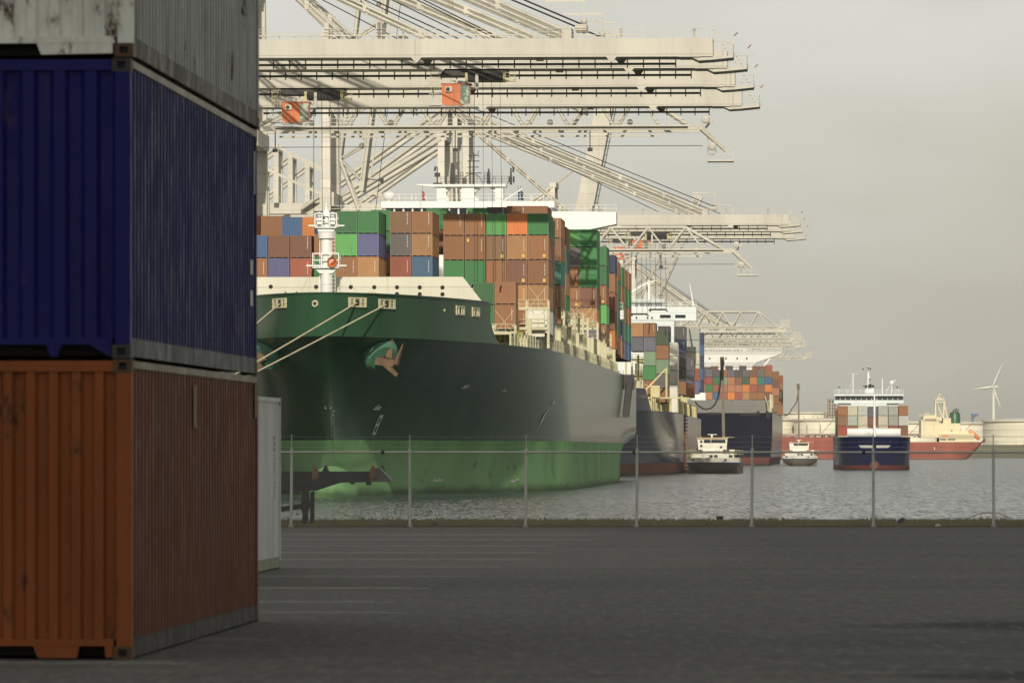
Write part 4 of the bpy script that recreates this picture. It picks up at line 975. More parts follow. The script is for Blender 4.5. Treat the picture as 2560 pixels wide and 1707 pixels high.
h2_ = Hull(17.4, 400, 9.9, 12, wl=(120, 1.8, .95), dk=(122, 2.2, .56), pw=2, stern=80, tuck=.6)
q = MB(); h2_.mesh(q, [SEA - 3, SEA, -2, -1, 0, 1, 2, 3, 4, 5, 6, 7, 8, 9, 9.9], 90); h2_.close(q, SEA - 3, 9.9); h2_.deck(q, 9.85, 2)
fore_mesh(h2_, q, 9.9, lambda x: 14.3 if x < 39 else max(9.9, 14.3 - (x - 39) / 9.0 * 4.4), 48.5); q.ball((0, 9, -4), (3, 13, 4), 18)
vs = []
for i in range(21): x = 1 + 38 * i / 20; bb = h2_.b(x, 9.9); vs += [(bb, x, 13.2), (-bb, x, 13.2)]
q.add(vs, [(2 * i, 2 * i + 1, 2 * i + 3, 2 * i + 2) for i in range(20)]); q.build('hull', M['hull2'], s2)
M['yelcream'] = paint('pale_yellow_deck', (.58, .53, .27), .55, .18, .4, .15, .5)
q = MB(); x = 48.5
while x < 330:
    a_, b_ = h2_.b(x, 9.9), h2_.b(x + 2.6, 9.9); q.beam((a_ - .1, x, 11.0), (b_ - .1, x + 2.6, 11.0), .14, 2.2 if x > 62 else 1.3); q.beam((a_ + .02, x, 9.9), (a_ + .02, x, 12.5), .22); q.beam((a_ - .1, x, 12.6), (b_ - .1, x + 2.6, 12.6), .3, .18)
    x += 2.6
q.build('deck_edge_rail', M['yelcream'], s2)
q = MB(); q.bx(-14, 14, 50, 370, 9.9, 12.0); q.build('hatch_cover', M['yelcream'], s2)
q = MB(); xx = f2.l(1655, 0, 1254).x
q.bx(xx - 2.3, xx - .4, 54, 56, 12.6, 15); q.beam((xx - 5, 54.6, 12.4), (xx + .9, 54.6, 18.5), .3); q.beam((xx + .9, 54.6, 12.4), (xx + .9, 54.6, 18.5), .35); q.beam((xx - 4.8, 54.6, 12.5), (xx + 5.5, 54.6, 12.5), .4, .3)
q.rail((xx - 7.2, 54.5, 12.6), (xx - 3, 54.5, 12.6), 2.6, 4, 1, .08); q.build('deck_frame', M['yelcream'], s2)
for y in (76, 92, 108, 124, 142, 160, 180, 200, 226, 250):
    q = MB(); xe = h2_.b(y, 9.9) - .8
    for k in range(4): q.beam((xe - k * 2.5, y, 9.9), (xe - k * 2.5, y, 21.5 - 1.2 * (k % 2)), .4)
    for z in (13.5, 17.2, 20.6): q.beam((xe - 7.5, y, z), (xe, y, z), .7, .3); q.rail((xe - 7.5, y - .3, z), (xe, y - .3, z), 1.1, 2, 1.3, .07)
    q.build('lashing_bridge', M['yelcream'], s2)
q = MB(); q.bx(0, 0, 0, 0, 0, 0) if 0 else None
for k in range(16): x = 150; q.box((h2_.b(196, 9) + .3, 190 + k * .0, -2.2 + k * .78), (.9, 3.2, .3))
q.beam((h2_.b(196, 9) + .1, 188.4, -2.5), (h2_.b(196, 9) + .1, 188.4, 10), .25); q.beam((h2_.b(196, 9) + .1, 191.6, -2.5), (h2_.b(196, 9) + .1, 191.6, 10), .25)
q.build('pilot_ladder', M['rust'], s2)
D2b = 1480; pz = lambda py: P(0, py, D2b).z; pl = lambda px: f2.l(px, 0, D2b)
yb2 = pl(1650).y; c2x = 0; xr_ = pl(1741).x
q = MB(); q.bx(-xr_, xr_, yb2, yb2 + 5, pz(802), pz(767)); q.bx(-13, 13, yb2, yb2 + 12, 12, pz(800)); q.bx(-xr_ + 6, pl(1655).x, yb2 + .5, yb2 + 6, pz(768), pz(749)); q.bx(-xr_, pl(1662).x, yb2 - .3, yb2 + 6, pz(757), pz(748))
q.rail((-xr_, yb2, pz(767)), (xr_, yb2, pz(767)), 1.1, 2, 2, .09); q.build('bridge', M['bluewhite'], s2)
q = MB(); q.bx(pl(1587).x, pl(1595).x, yb2 + .4, yb2 + .48, pz(765), pz(758))
for k in range(9): x0 = pl(1600 + k * 6.4).x; q.bx(x0, x0 + .42, yb2 + .4, yb2 + .48, pz(765), pz(758))
for px in (1591, 1619, 1630): q.bx(pl(px).x - .2, pl(px).x + .2, yb2 - .05, yb2 + .02, pz(797), pz(792))
for a_, c_ in ((1650, 1677), (1688, 1714)): q.bx(pl(a_).x, pl(c_).x, yb2 - .05, yb2 + .02, pz(795), pz(787))
q.each('bridge_window', M['glass'], s2)
q = MB(); x = pl(1622.5).x; q.beam((x, yb2 + 3, pz(749)), (x, yb2 + 3, pz(700)), .65); q.beam((x, yb2 + 3, pz(702)), (x - 4.5, yb2 + 3, pz(730)), .4); q.beam((x - .8, yb2 + 3, pz(710)), (x + 1.5, yb2 + 3, pz(700)), .3)
x = pl(1733).x; q.tube((x, yb2 + 3, pz(765)), (x - .9, yb2 + 3, pz(708)), .28, .12, 8); q.each('signal_mast', M['white'], s2)
NS = 'navy ship'; G4 = 'containers stowed on the navy ship'
bay(f2, 1262, [(1577, 1608, 807, [('tan brown', h9), ('slate grey', h9)]), (1608.5, 1639.5, 807, [('brown', h9, 's'), ('slate grey', h9), ('pale green', h9), ('green', h9), ('brown', h9)]), (1640, 1671, 827, [('olive green', h9), ('brown', h9), ('pale green', h9), ('grey', h9), ('brown', h9)])], 'front bay', G4, NS, 1)
bay(f2, 1290, [(1645, 1674, 815, [('dark grey', h9), ('navy blue', h9)]), (1664, 1694, 856, [('white', h9)] * 5)], 'second bay', G4, NS, 1)
bay(f2, 1320, [(1685, 1714, 816, [('dark grey', h9, 's'), ('navy blue', h9, 's'), ('slate grey', h9), ('dark grey', h9, 's'), ('brown', h9)])], 'third bay', G4, NS, 1)
bay(f2, 1375, [(1707, 1735, 895, [('dark grey', h9, 's'), ('slate grey', h9), ('brown', h9)])], 'fourth bay', G4, NS, 1)
bay(f2, 1430, [(1720, 1747, 921, [('red', h9), ('slate blue', h9)])], 'fifth bay', G4, NS, 1)
bay(f2, 1505, [(1697, 1722, 821, [('pale grey', h9), ('light grey', h9), ('cream', h9), ('cream', h9), ('cream', h9)]), (1722.5, 1748, 821, [('pale grey', h9), ('light grey', h9), ('cream', h9), ('cream', h9), ('cream', h9)])], 'bay before bridge', G4, NS, 1)
bay(f2, 1545, [(1734, 1758, 832, [('navy blue', h9), ('blue', h9), ('navy blue', h9), ('blue', h9), ('navy blue', h9)])], 'behind white stack', G4, NS, 1)

# ---------------------------------------------------------------- 3: dark ship seen from astern
K3 = math.atan(.055); f3 = Frame(68.5, 2150, K3)
s3 = empty('container_ship', (f3.X, f3.Y, 0), -K3, 'dark ship seen from its broad stern, rows of mixed containers above a grey bulwark', 'ship')
pz3 = lambda py, D=2150: P(0, py, D).z
zt3 = pz3(1032)
q = MB()
sec = [(0, 15), (18.5, 15), (20.6, 16.5), (21.5, 18), (21.5, 18)]
vs = []; fs = []; prof = []
for z, bb in ((SEA - 3, 19.4), (SEA, 20.4), (-1.5, 20.7), (0, 20.9), (3, 21.2), (6, 21.4), (9, 21.5), (zt3, 21.5)): prof.append((bb, z))
ring = prof + [(-a, z) for a, z in prof[::-1]]; m = len(ring)
for y, sc in ((0, 1), (.8, 1.012), (20, 1.02), (300, 1.02), (350, .8), (372, .1)):
    for a, z in ring: vs.append((a * sc, y, z))
for i in range(5):
    for j in range(m): fs.append((i * m + j, i * m + (j + 1) % m, (i + 1) * m + (j + 1) % m, (i + 1) * m + j))
fs.append(tuple(range(m)))
q.add(vs, fs, False); q.build('hull', M['hull3'], s3)
pl3 = lambda px, D=2150: f3.l(px, 0, D).x
q = MB(); q.bx(-21.4, pl3(1914), .6, 2.5, zt3, pz3(1000)); q.bx(pl3(1848), pl3(1914), .1, .9, pz3(1042), zt3 + .02); q.bx(pl3(1835), pl3(1855), .2, .9, pz3(1038), zt3 + .02); q.build('stern_bulwark', M['greybulwark'], s3)
q = MB()
for a_, c_, t0, t1 in ((1765, 1800, 1031, 1037), (1850, 1897, 1033, 1039), (1892, 1899, 1027, 1040), (1915, 1926, 1030, 1045)): q.bx(pl3(a_), pl3(c_), -.06, .04, pz3(t1), pz3(t0))
q.each('mooring_opening', M['gap'], s3)
q = MB()
for y in range(2, 300, 14):
    q.bx(18.5, 19.3, y, y + .8, zt3 - .1, pz3(1000)); q.bx(20.8, 21.5, y, y + .8, zt3 - .1, pz3(985)); q.beam((21.2, y, zt3), (19, y + 6, pz3(990)), .3)
q.beam((21.4, 0, zt3 + 1), (21.4, 300, zt3 + 1), .3, 1.6); q.build('side_frame', M['deckcream'], s3)
q = MB(); q.bx(-20, 18, 3, 300, zt3, pz3(1001)); q.build('hatch_cover', M['greybulwark'], s3)
q = MB(); yb3 = 165; D3b = 2150 + yb3; z3 = lambda py: P(0, py, D3b).z; x3 = lambda px: f3.l(px, 0, D3b).x
xr3 = x3(1955)
q.prism([(-xr3, z3(884)), (-xr3, z3(878)), (xr3, z3(878)), (xr3, z3(884)), (x3(1893), z3(905)), (x3(1880), z3(918)), (-x3(1880), z3(918)), (-xr3 + 7, z3(905))], yb3, yb3 + 8); q.bx(-16, x3(1883), yb3 + .5, yb3 + 12, 10, z3(916))
q.bx(-xr3 + 10, x3(1868), yb3 + 1, yb3 + 6, z3(878), z3(871)); q.rail((-xr3, yb3, z3(878)), (xr3, yb3, z3(878)), 1.2, 2, 3, .12); q.beam((x3(1927), yb3 + 1, z3(893)), (x3(1910), yb3 + 1, z3(915)), 1.1, .6); q.build('bridge', M['white'], s3)
q = MB()
for px in (1774, 1815, 1843, 1867): q.bx(x3(px) - .3, x3(px) + .3, yb3 - .06, yb3 + .02, z3(898), z3(894))
for k in range(24): x = x3(1762 + 4.0 * k); q.bx(x, x + .25, yb3 + .9, yb3 + .98, z3(877), z3(873))
q.each('bridge_window', M['glass'], s3)
SS = 'stern view ship'; G5 = 'containers stowed on the dark ship seen from astern'
cols3 = [[('dark grey',), ('red',), ('salmon',), (None,)], [('slate grey',), ('red',), ('green',), ('salmon',)], [('dark grey',), ('deep green',), ('red brown',), ('steel blue',)], [('brown',), ('pale green',), ('salmon',), ('red brown',)], [('slate grey',), ('salmon',), ('salmon',), ('orange',)],
         [('dark grey',), ('dark brown',), ('salmon',), ('red brown',)], [('grey',), ('olive green',), ('orange',), ('tan brown',)], [('dark brown',), ('orange',), ('red brown',), ('brown',)], [('grey',), ('teal',), ('dark brown',), ('brown',)], [('brown',), ('blue',), ('orange',), ('dark brown',)]]
e3 = [1744.5 + 18.55 * i for i in range(11)]
D3 = 2158
bay(f3, D3, [(e3[i], e3[i] + 18.3, 924, [(c_[0], h8) for c_ in cols3[i]]) for i in range(10)], 'sternmost bay', G5, SS, 1)
bay(f3, 2185, [(1757, 1775, 917, [('dark grey', h8)]), (1776, 1794, 915, [('dark brown', h8)]), (1813, 1831, 914, [('dark grey', h8)]), (1847, 1865, 914, [('dark grey', h8)]), (1880, 1898, 915, [('dark brown', h8)]), (1898.5, 1916.5, 915, [('dark brown', h8)]), (1912, 1930, 912, [('red brown', h8)])], 'raised second bay', G5, SS, 1)
for i, (D, px, top, it) in enumerate(((2200, 1947, 928, ['brown', 'dark brown', 'salmon', 'brown', 'grey brown']), (2290, 1953, 938, ['red brown', 'brown', 'light grey', 'brown', 'brown']), (2380, 1957.5, 938, ['red brown', 'brown', 'brown', 'dark brown', 'brown']))):
    bay(f3, D, [(px - 17, px, top, [(c_, h9) for c_ in it])], ['third bay', 'middle bay', 'farthest bay'][i], G5, SS, 1)

# ---------------------------------------------------------------- 4: small royal blue feeder ship, bow on
K4 = math.atan(.040); f4 = Frame(93.0, 1590, K4)
s4 = empty('container_ship', (f4.X, f4.Y, 0), -K4, 'small royal blue feeder ship heading bow on toward the camera in open water', 'ship')
pz4 = lambda py, D=1590: P(0, py, D).z
h4 = Hull(9.45, 120, 5.4, 3, wl=(20, 2.4, .42), dk=(14, 2.6, .34), pw=1.2, stern=20, tuck=.3)
q = MB(); h4.mesh(q, [SEA - 3, SEA, -2.2, -1, 0, 1.5, 3, 4.4, 5.4], 60); h4.close(q, SEA - 3, 5.4); h4.deck(q, 5.35, .5); q.build('hull', M['hull4'], s4)
q = MB(); q.ball((0, 1.0, -2.4), (1.35, 4.0, 1.7), 20); q.build('bulbous_bow', paint('bulb_red', (.26, .07, .045), .5, .3, .6), s4)
q = MB(); q.lathe([(1.15, -6.85), (1.2, -6.8), (1.2, 6.8), (1.15, 6.85), (.01, 6.86)], (0, 9.5, 6.45), 22, 'x'); q.bx(-6.8, 6.8, 9, 10, 5.3, 6.4); q.build('breakwater', M['white'], s4)
q = MB(); q.tube((.05, 5.2, 5.2), (.05, 5.2, pz4(985)), .36, .2, 12); q.tube((.05, 5.2, pz4(985)), (.05, 5.2, pz4(978)), .05, n=6); q.bx(-.7, .8, 5.1, 5.3, pz4(988), pz4(986)); q.build('foremast', M['white'], s4)
q = MB()
for sd in (1, -1):
    cx, z0_, z1_ = 0, 2.55, 3.2
    pts_ = []
    for u0, u1 in ((.45, 3.4),):
        zz0, zz1 = 2.6, 3.25
        def sx_(bx, z):      # distance aft where the half breadth reaches bx
            lo, hi = h4.s0(z), 60
            for _ in range(30):
                mi = (lo + hi) / 2
                if h4.b(mi, z) < bx: lo = mi
                else: hi = mi
            return hi
        N_ = 8
        for k in range(N_):
            a0, a1 = lerp(.45, 4.1, k / N_), lerp(.45, 4.1, (k + 1) / N_); b0, b1 = lerp(.45, 3.5, k / N_), lerp(.45, 3.5, (k + 1) / N_)
            q.quad((sd * b0, sx_(b0, zz0) - .08, zz0), (sd * b1, sx_(b1, zz0) - .08, zz0), (sd * a1, sx_(a1, zz1) - .08, zz1), (sd * a0, sx_(a0, zz1) - .08, zz1))
q.build('bow_emblem', M['marking'], s4)
yb4 = 86; D4 = 1590 + yb4; z4 = lambda py: P(0, py, D4).z
q = MB(); xw = 9.4
q.bx(-8, 8, yb4 + 1, yb4 + 12, 5, z4(1006)); q.bx(-xw, xw, yb4, yb4 + 5, z4(1008), z4(1000)); q.bx(-xw, xw, yb4 - .3, yb4 + 5.4, z4(989.5), z4(985)); q.bx(-xw + .5, xw - .5, yb4 + 1, yb4 + 4, z4(1000), z4(989))
q.bx(-4.8, 4.8, yb4 - .4, yb4, z4(1016), z4(1005)); q.rail((-xw, yb4, z4(985)), (xw, yb4, z4(985)), 1.1, 2, 1.2, .07)
q.bx(-.9, 1.4, yb4 + 2, yb4 + 5, z4(985), z4(969)); q.build('bridge', M['bluewhite'], s4)
q = MB()
for k in range(13): x = -xw + .35 + k * 1.42; q.prism([(x, z4(999.5)), (x + 1.25, z4(999.5)), (x + 1.25, z4(990)), (x, z4(990))], yb4 + .5, yb4 + .9)
q.each('bridge_window', M['glass'], s4)
q = MB(); cx = -.1
q.beam((cx, yb4 + 3, z4(969)), (cx, yb4 + 3, z4(914)), .5, .5, .15, .15); q.beam((cx + .7, yb4 + 3, z4(969)), (cx, yb4 + 3, z4(925)), .12)
for px, p0_, p1_ in ((2133, 985, 934), (2206, 985, 946), (2230, 985, 960)): x = f4.l(px, 0, D4).x; q.beam((x, yb4 + 2, z4(p0_)), (x, yb4 + 2, z4(p1_)), .2)
x = f4.l(2133, 0, D4).x; q.bx(x - 1.4, x + 1.4, yb4 + 2, yb4 + 2.1, z4(934), z4(933)); q.beam((x - 1.3, yb4 + 2, z4(980)), (x, yb4 + 2, z4(945)), .06)
x = f4.l(2230, 0, D4).x; q.ball((x, yb4 + 2, z4(957)), .7, 12); q.beam((x - 1.3, yb4 + 2, z4(976)), (x - .2, yb4 + 2, z4(960)), .1); q.beam((x, yb4 + 2, z4(955)), (x + 1, yb4 + 2, z4(950)), .2)
for px in (2098, 2117, 2150, 2217, 2240, 2246): x = f4.l(px, 0, D4).x; q.beam((x, yb4 + 1, z4(986)), (x, yb4 + 1, z4(972)), .1)
q.build('aerial_mast', M['white'], s4)
q = MB()
for px, py, w_ in ((2165, 966, .5), (2175, 964, .8), (2183, 965, .5), (2158, 922, .3), (2171, 919, .35), (2176, 922, .3), (2174, 948, .35), (2098, 968, .3), (2243, 968, .3), (2082, 1004, .35), (2257, 1004, .35)):
    p = f4.l(px, py, D4); q.box((p.x, yb4 + 1.6, p.z), (w_, .4, w_ * 1.2), .3)
q.bx(-1.6, 1.6, yb4 + 2.6, yb4 + 2.8, z4(966), z4(964)); q.build('mast_light', M['dark'], s4)
FS = 'small blue ship'; G6 = 'containers stowed on the small blue feeder ship'
zt4 = pz4(1014, 1614)
cc = [['brown', 'grey brown', 'red'], ['cream', 'pale grey', 'brown'], ['light grey', 'cream', 'cream'], ['slate grey', 'dark brown', 'cream'], ['light grey', 'cream', 'cream'], ['pale grey', 'pale grey', 'red brown'], ['brown', 'light grey', 'dark brown']]
for i, it in enumerate(cc): column(f4, (i - 3) * 2.64 + .0, 24, zt4 - (.0 if i != 3 else .35), [(c_, h8) for c_ in it], 'front bay', G6, 7 - i, FS)
column(f4, -8.25, 39, pz4(1022, 1630), [('brown', h8), ('pale green', h8), ('teal', h8)], 'second bay', G6, 7, FS)
q = MB(); q.bx(-9.2, 9.2, 22, 84, 5.3, 5.75); q.build('hatch_cover', M['deckcream'], s4)

# ================================================================ QUAY CRANES
KQ = math.atan(.055)
def crane(root_xy, zb, reach, label, style='box', lift=0, stays=True, gup=0, thick=1.0, trolley=None, backlen=52, apex=70, detail=2, outer=16, wid=5.6, boomH=2.1, tstart=4, tdep=4.6, hoist=True, leg_w=1.5, rear=True, cabz=True):
    t = empty('gantry_crane', (root_xy[0], root_xy[1], 0), -KQ, label, 'crane', 'ship to shore gantry cranes on the terminal quay')
    cm = M['cream']; gz = zb + boomH; hx = 3.0
    G = 9.0
    for sy in (-1, 1):
        q = MB(); q.bx(-leg_w / 2, leg_w / 2, sy * G - .8, sy * G + .8, 2.4, zb + .02); q.beam((0, sy * G, zb), (0, sy * (G - 2.2), apex), leg_w, 1.5, leg_w * .8, 1.2); q.build('waterside_leg', cm, t)
        q = MB(); q.bx(-30.8, -29.2, sy * G - .8, sy * G + .8, 2.4, zb + .02); q.build('landside_leg', cm, t)
        q = MB(); q.bx(-30.8, .8, sy * G - .7, sy * G + .7, 14, 15.8); q.beam((-29.5, sy * G, 15), (-1, sy * G, zb - 3), .9, .9); q.build('side_brace', cm, t)
        q = MB(); 
        for off_ in (-.55, .55): q.tube((0, sy * (G - 2.2) + off_, apex - .6), (-28.5, sy * 4 + off_, gz + 1.2), .42, n=8)
        q.build('backstay', cm, t)
    for x in (0, -30):
        q = MB(); q.bx(x - 1.0, x + 1.0, -G - 4, G + 4, 1.7, 3.2); q.bx(x - .8, x + .8, -G + .8, G - .8, 13.2, 14.4)
        for k in range(8): yy = (-1 if k < 4 else 1) * (G - 3.6 + 2.2 * (k % 4)); q.bx(x - .45, x + .45, yy - .9, yy + .9, .35, 1.7); q.tube((x - .3, yy, .38), (x + .3, yy, .38), .38, n=10)
        q.build('sill_beam', cm, t)
    q = MB(); q.bx(-1.1, 1.1, -G + .8, G - .8, zb - 2.6, zb - .5) ; q.bx(-30.9, -29.1, -G + .8, G - .8, zb - 2.2, zb - .5); q.bx(-.9, .9, -6.9, 6.9, apex - .8, apex + .6); q.each('portal_beam', cm, t)
    q = MB(); q.bx(-backlen, hx - .3 if not gup else -3, -wid / 2, wid / 2, zb + .03 + gup, gz + .05 + gup); q.rail((-backlen, -wid / 2, gz + .05 + gup), (-3, -wid / 2, gz + .05 + gup), 1.1, 2, 3, .06)
    if gup: q.bx(-9, hx - .3, -wid / 2 + .1, wid / 2 - .1, zb + .03, gz + .05); q.build('girder', cm, t)
    if backlen > 20: q = MB(); q.bx(-backlen - 4, -backlen + 8, -4, 4, gz + gup + .08, gz + 5.6); q.bx(-backlen - 1, -backlen + 3, -4.1, -3.9, gz + gup + .5, gz + 4.4); q.build('machinery_house', M['creamgrey'], t)
    if rear:
        q = MB()
        for yy in (-4.2, 4.2): q.beam((-33.5, yy, gz + gup), (-33.5, yy, gz + 14), 1.0, 1.3); q.tube((-33.5, yy, gz + 13.5), (-backlen + 2, yy, gz + 1), .38, n=8)
        q.beam((-33.2, -4.2, gz + 13.4), (-9, -4.2, gz + 2.2), .5, .5); q.bx(-34, -33, -3.6, 3.6, gz + 12.6, gz + 13.6); q.build('rear_mast', cm, t)
    # the boom, built level then luffed about its hinge
    T = Matrix.Translation((hx, 0, gz)) @ Matrix.Rotation(-R(lift), 4, 'Y') @ Matrix.Translation((-hx, 0, -gz))
    def fin(q, name, mat, par=t):
        if lift: q.v = [tuple(T @ Vector(v)) for v in q.v]
        return q.build(name, mat, par)
    if style == 'box':
        q = MB(); h = wid / 2; q.bx(hx, reach, -h, h, zb, gz) if not lift else [q.bx(hx, reach, a_, c_, zb, gz) for a_, c_ in ((-h, -h * .25), (h * .1, h))]; q.bx(reach - 3.8, reach - 1.5, -h - .04, h + .04, zb - .04, gz + .03)
        for k in range(int(reach / 7.5)): x = hx + 2 + k * 7.5; q.bx(x, x + .05, -h - .02, -h, zb + .02, gz - .02)
        q.bx(reach - 12.2, reach - 12.1, -h - .03, -h, zb, gz); boom = fin(q, 'boom', cm)
        q = MB(); yy = h - .3; e_ = reach - 4.3      # festoon rail hung under the near edge
        q.bx(hx + 2, e_, yy - .12, yy + .12, zb - .62, zb - .36)
        n = int((e_ - hx - 2) / 1.83)
        for k in range(n + 1): x = e_ - k * 1.83; q.bx(x - .06, x + .06, yy - .16, yy + .16, zb - .92, zb)
        if detail > 1 or 1: fin(q, 'festoon_rail', M['steelgrey'])
        q = MB(); yy = -h - .05
        if detail > 1:
            q.rail((hx, yy + .2, gz), (reach - 3, yy + .2, gz), 1.15, 3, 2.4, .045); q.beam((hx, yy + .5, gz + .42), (reach - 22, yy + .5, gz + .42), .2, .16)
            for k in range(int((reach - 25) / 1.75)): q.bx(hx + 3 + k * 1.75, hx + 3.1 + k * 1.75, yy + .3, yy + .55, gz, gz + .42)
            for k in range(int(reach / 8)): x = 6 + k * 8.2; q.tube((x, yy + .5, gz), (x, yy + .5, gz + .75), .12); q.ball((x, yy + .5, gz + .95), .2, 8)
            for x in (reach * .33, reach * .33 + 6, reach - 38, reach - 17): q.bx(x, x + .55, -h + .3, h - .3, gz, gz + 1.9 if x < reach - 17 else gz + 1.3)
            q.bx(reach - 17, reach - 15.9, -h, h, gz, gz + 1.2); q.bx(reach - 15.5, reach - 14.2, -h + .2, h - 1, gz + .9, gz + 1.6); q.beam((reach - 14.6, 0, gz + .6), (reach - 14.6, 0, gz + 4.4), .12); q.beam((reach - 19, 0, gz + 4.4), (reach - 14.5, 0, gz + 4.4), .1, .22); q.beam((reach - 14.5, 0, gz + 2.2), (reach - 11, 0, gz + 1.9), .14); q.beam((reach - 11.1, 0, gz), (reach - 11.1, 0, gz + 2), .12)
            q.ball((reach - 14.6, 0, gz + 2.1), .4, 8)
        else: q.rail((hx, yy + .2, gz), (reach - 3, yy + .2, gz), 1.1, 1, 6, .05)
        fin(q, 'walkway', cm)
        if detail > 1:
            q = MB()
            for k, x in enumerate((reach - 34, reach - 12)):
                q.prism([(x, zb + .02), (x + 1.2, zb + .02), (x + .75, zb - .55), (x + .45, zb - .55)], -h - .03, -h + .1); q.prism([(x + .9, zb + .02), (x + 2.1, zb + .02), (x + 1.65, zb - .6), (x + 1.35, zb - .6)], h - .2, h - .05)
            q.bx(reach - 20, reach - 19.2, -1, 1, zb - .25, zb)
            q.each('lifting_lug', cm, t)
    else:
        q = MB(); h = wid / 2; td = tdep
        for yy in (-h, h): q.bx(hx - 2, reach, yy - .32 * thick, yy + .32 * thick, zb - .35 * thick, zb + .35 * thick) ; q.tube((tstart + td * 1.4, yy * .55, zb + td), (reach - 9, yy * .55, zb + td), .28 * thick, n=8); q.tube((tstart - 2, yy, zb), (tstart + td * 1.4, yy * .55, zb + td), .28, n=8); q.tube((reach - 9, yy * .55, zb + td), (reach - 1.5, yy, zb), .28, n=8)
        n = max(2, int((reach - 9 - tstart - td * 1.4) / 6.6 + .5)); p = (reach - 9 - tstart - td * 1.4) / n
        for yy in (-h, h):
            for k in range(n + 1):
                x = tstart + td * 1.4 + k * p
                for s_ in (-1, 1):
                    xb = x + s_ * p / 2
                    if xb < reach - 3 and xb > tstart: q.tube((x, yy * .55, zb + td), (xb, yy, zb), .2 * thick, n=6)
        for k in range(2 * n): x = tstart + 3 + k * p / 2; q.bx(x - .15, x + .15, -h, h, zb - .2, zb + .1)
        boom = fin(q, 'boom', cm)
        q = MB(); q.rail((hx, -h - .6, zb + .2), (reach - 2, -h - .6, zb + .2), 1.1, 2, 2.4 if detail > 1 else 6, .06); q.bx(hx, reach - 2, -h - .9, -h - .35, zb + .1, zb + .2); [q.box((random.uniform(8, reach - 12), random.uniform(-1, 1), zb + random.uniform(.6, 2.6)), (random.uniform(1, 4), 1, random.uniform(.5, 1.2))) for _ in range(14)] if detail == 1 and not lift else None
        q.bx(hx, reach - 6, h - .2, h + .1, zb - .95, zb - .7)
        fin(q, 'walkway', cm)
        q = MB()
        if detail > 1:
            for yy in (-.25, .1): q.tube((-8, -h + yy, zb - 2.6), (reach, -h + yy, zb - 2.5), .035, n=4)
            for x in (hx, reach * .45, reach * .75): q.beam((x, -h, zb - .3), (x, -h, zb - 3.2), .14); q.box((x, -h, zb - 3.0), (.7, .3, .5))
            fin(q, 'guide_rope', M['dark'])
        for k in range(int(reach / 11)): 
            q = MB(); x = 8 + k * 11; q.tube((x, -.2 - h, zb + .75), (x, .2 - h, zb + .75), .42, n=14); fin(q, 'rope_sheave', M['steelgrey']) if detail > 1 else None
    # tip platform with railings
    q = MB(); h = wid / 2
    if style == 'box':
        q.prism([(reach - 2.4, zb - .05), (reach - 1.6, zb - .45), (reach, zb - .35), (reach + 2.3, zb - .12), (reach + 2.3, zb + .12), (reach, zb + .05)], -h + .2, h - .2)
        q.rail((reach, -h + .3, zb + .1), (reach + 2.3, -h + .3, zb + .1), 1.3, 3, .8, .05); q.rail((reach + 2.3, -h + .3, zb + .1), (reach + 2.3, h - .3, zb + .1), 1.3, 2, 1.5, .05)
        q.beam((reach + .05, -h + .5, gz + .9), (reach + 1.9, -h + .5, zb + .1), .14); q.beam((reach + 2.3, -h + .4, zb + .1), (reach + 2.45, -h + .4, zb + 2.3), .07)
        q.beam((reach - 2, -h + .3, gz + 1.1), (reach + .3, -h + .3, gz + .9), .05); q.beam((reach + .3, -h + .3, gz + .9), (reach + 2.2, -h + .3, zb + 1.2), .05)
        if detail > 1:
            for k in range(5): q.beam((reach + .05 + k * .35, -h + .35, gz - .1 - k * .35), (reach + .35 + k * .35, -h + .35, gz + .9 - k * .38), .04)
        q.beam((reach + 2.3, 0, zb + .25), (reach + 4.8, 0, zb + .3), .035)
    else:
        xo = reach; q.beam((reach - .5, -h, zb + .2), (reach + 3.2, -h * .6, zb - 3.2), .7, .7, .4, .4) if detail > 1 else None
        if detail > 1: q.bx(reach + .6, reach + 4.2, -2, 2, zb - 4.6, zb - 4.35); q.rail((reach + .6, -2, zb - 4.4), (reach + 4.2, -2, zb - 4.4), 1.5, 2, 1.2, .08); q.beam((reach + .7, -2, zb - 4.4), (reach + .7, -2, zb - .3), .08); q.beam((reach + 1.4, -2, zb + 1.2), (reach + .2, -2, zb - .2), .3); q.lathe([(.2, -.1), (.6, -.1), (.6, .1), (.2, .1)], (reach + .4, -h - .1, zb + 1.1), 16, 'y'); q.lathe([(.2, -.1), (.6, -.1), (.6, .1), (.2, .1)], (reach + 1.3, -h - .1, zb - 2.6), 16, 'y')
        else:
            q.bx(reach - 1, reach + 2.4, -2.6, 2.6, zb - .3, zb + .1); 
            for yy in (-2.6, 2.6): q.rail((reach - 1, yy, zb + .1), (reach + 2.4, yy, zb + .1), 2.6, 3, .9, .12)
            q.bx(reach, reach + 1.4, -1.2, 1.2, zb + .1, zb + 2.4); q.beam((reach + 2, 0, zb), (reach + 2.3, 0, zb + 3.8), .1)
    fin(q, 'tip_platform', cm)
    q = MB(); p_ = (reach + 2.4, -h + .4, zb + 2.3) if style == 'box' else (reach + 2.4, 0, zb + 3.8); q.beam(p_, (p_[0] + .4, p_[1], p_[2] + .4), .12); fin(q, 'warning_lamp', M['rust'])
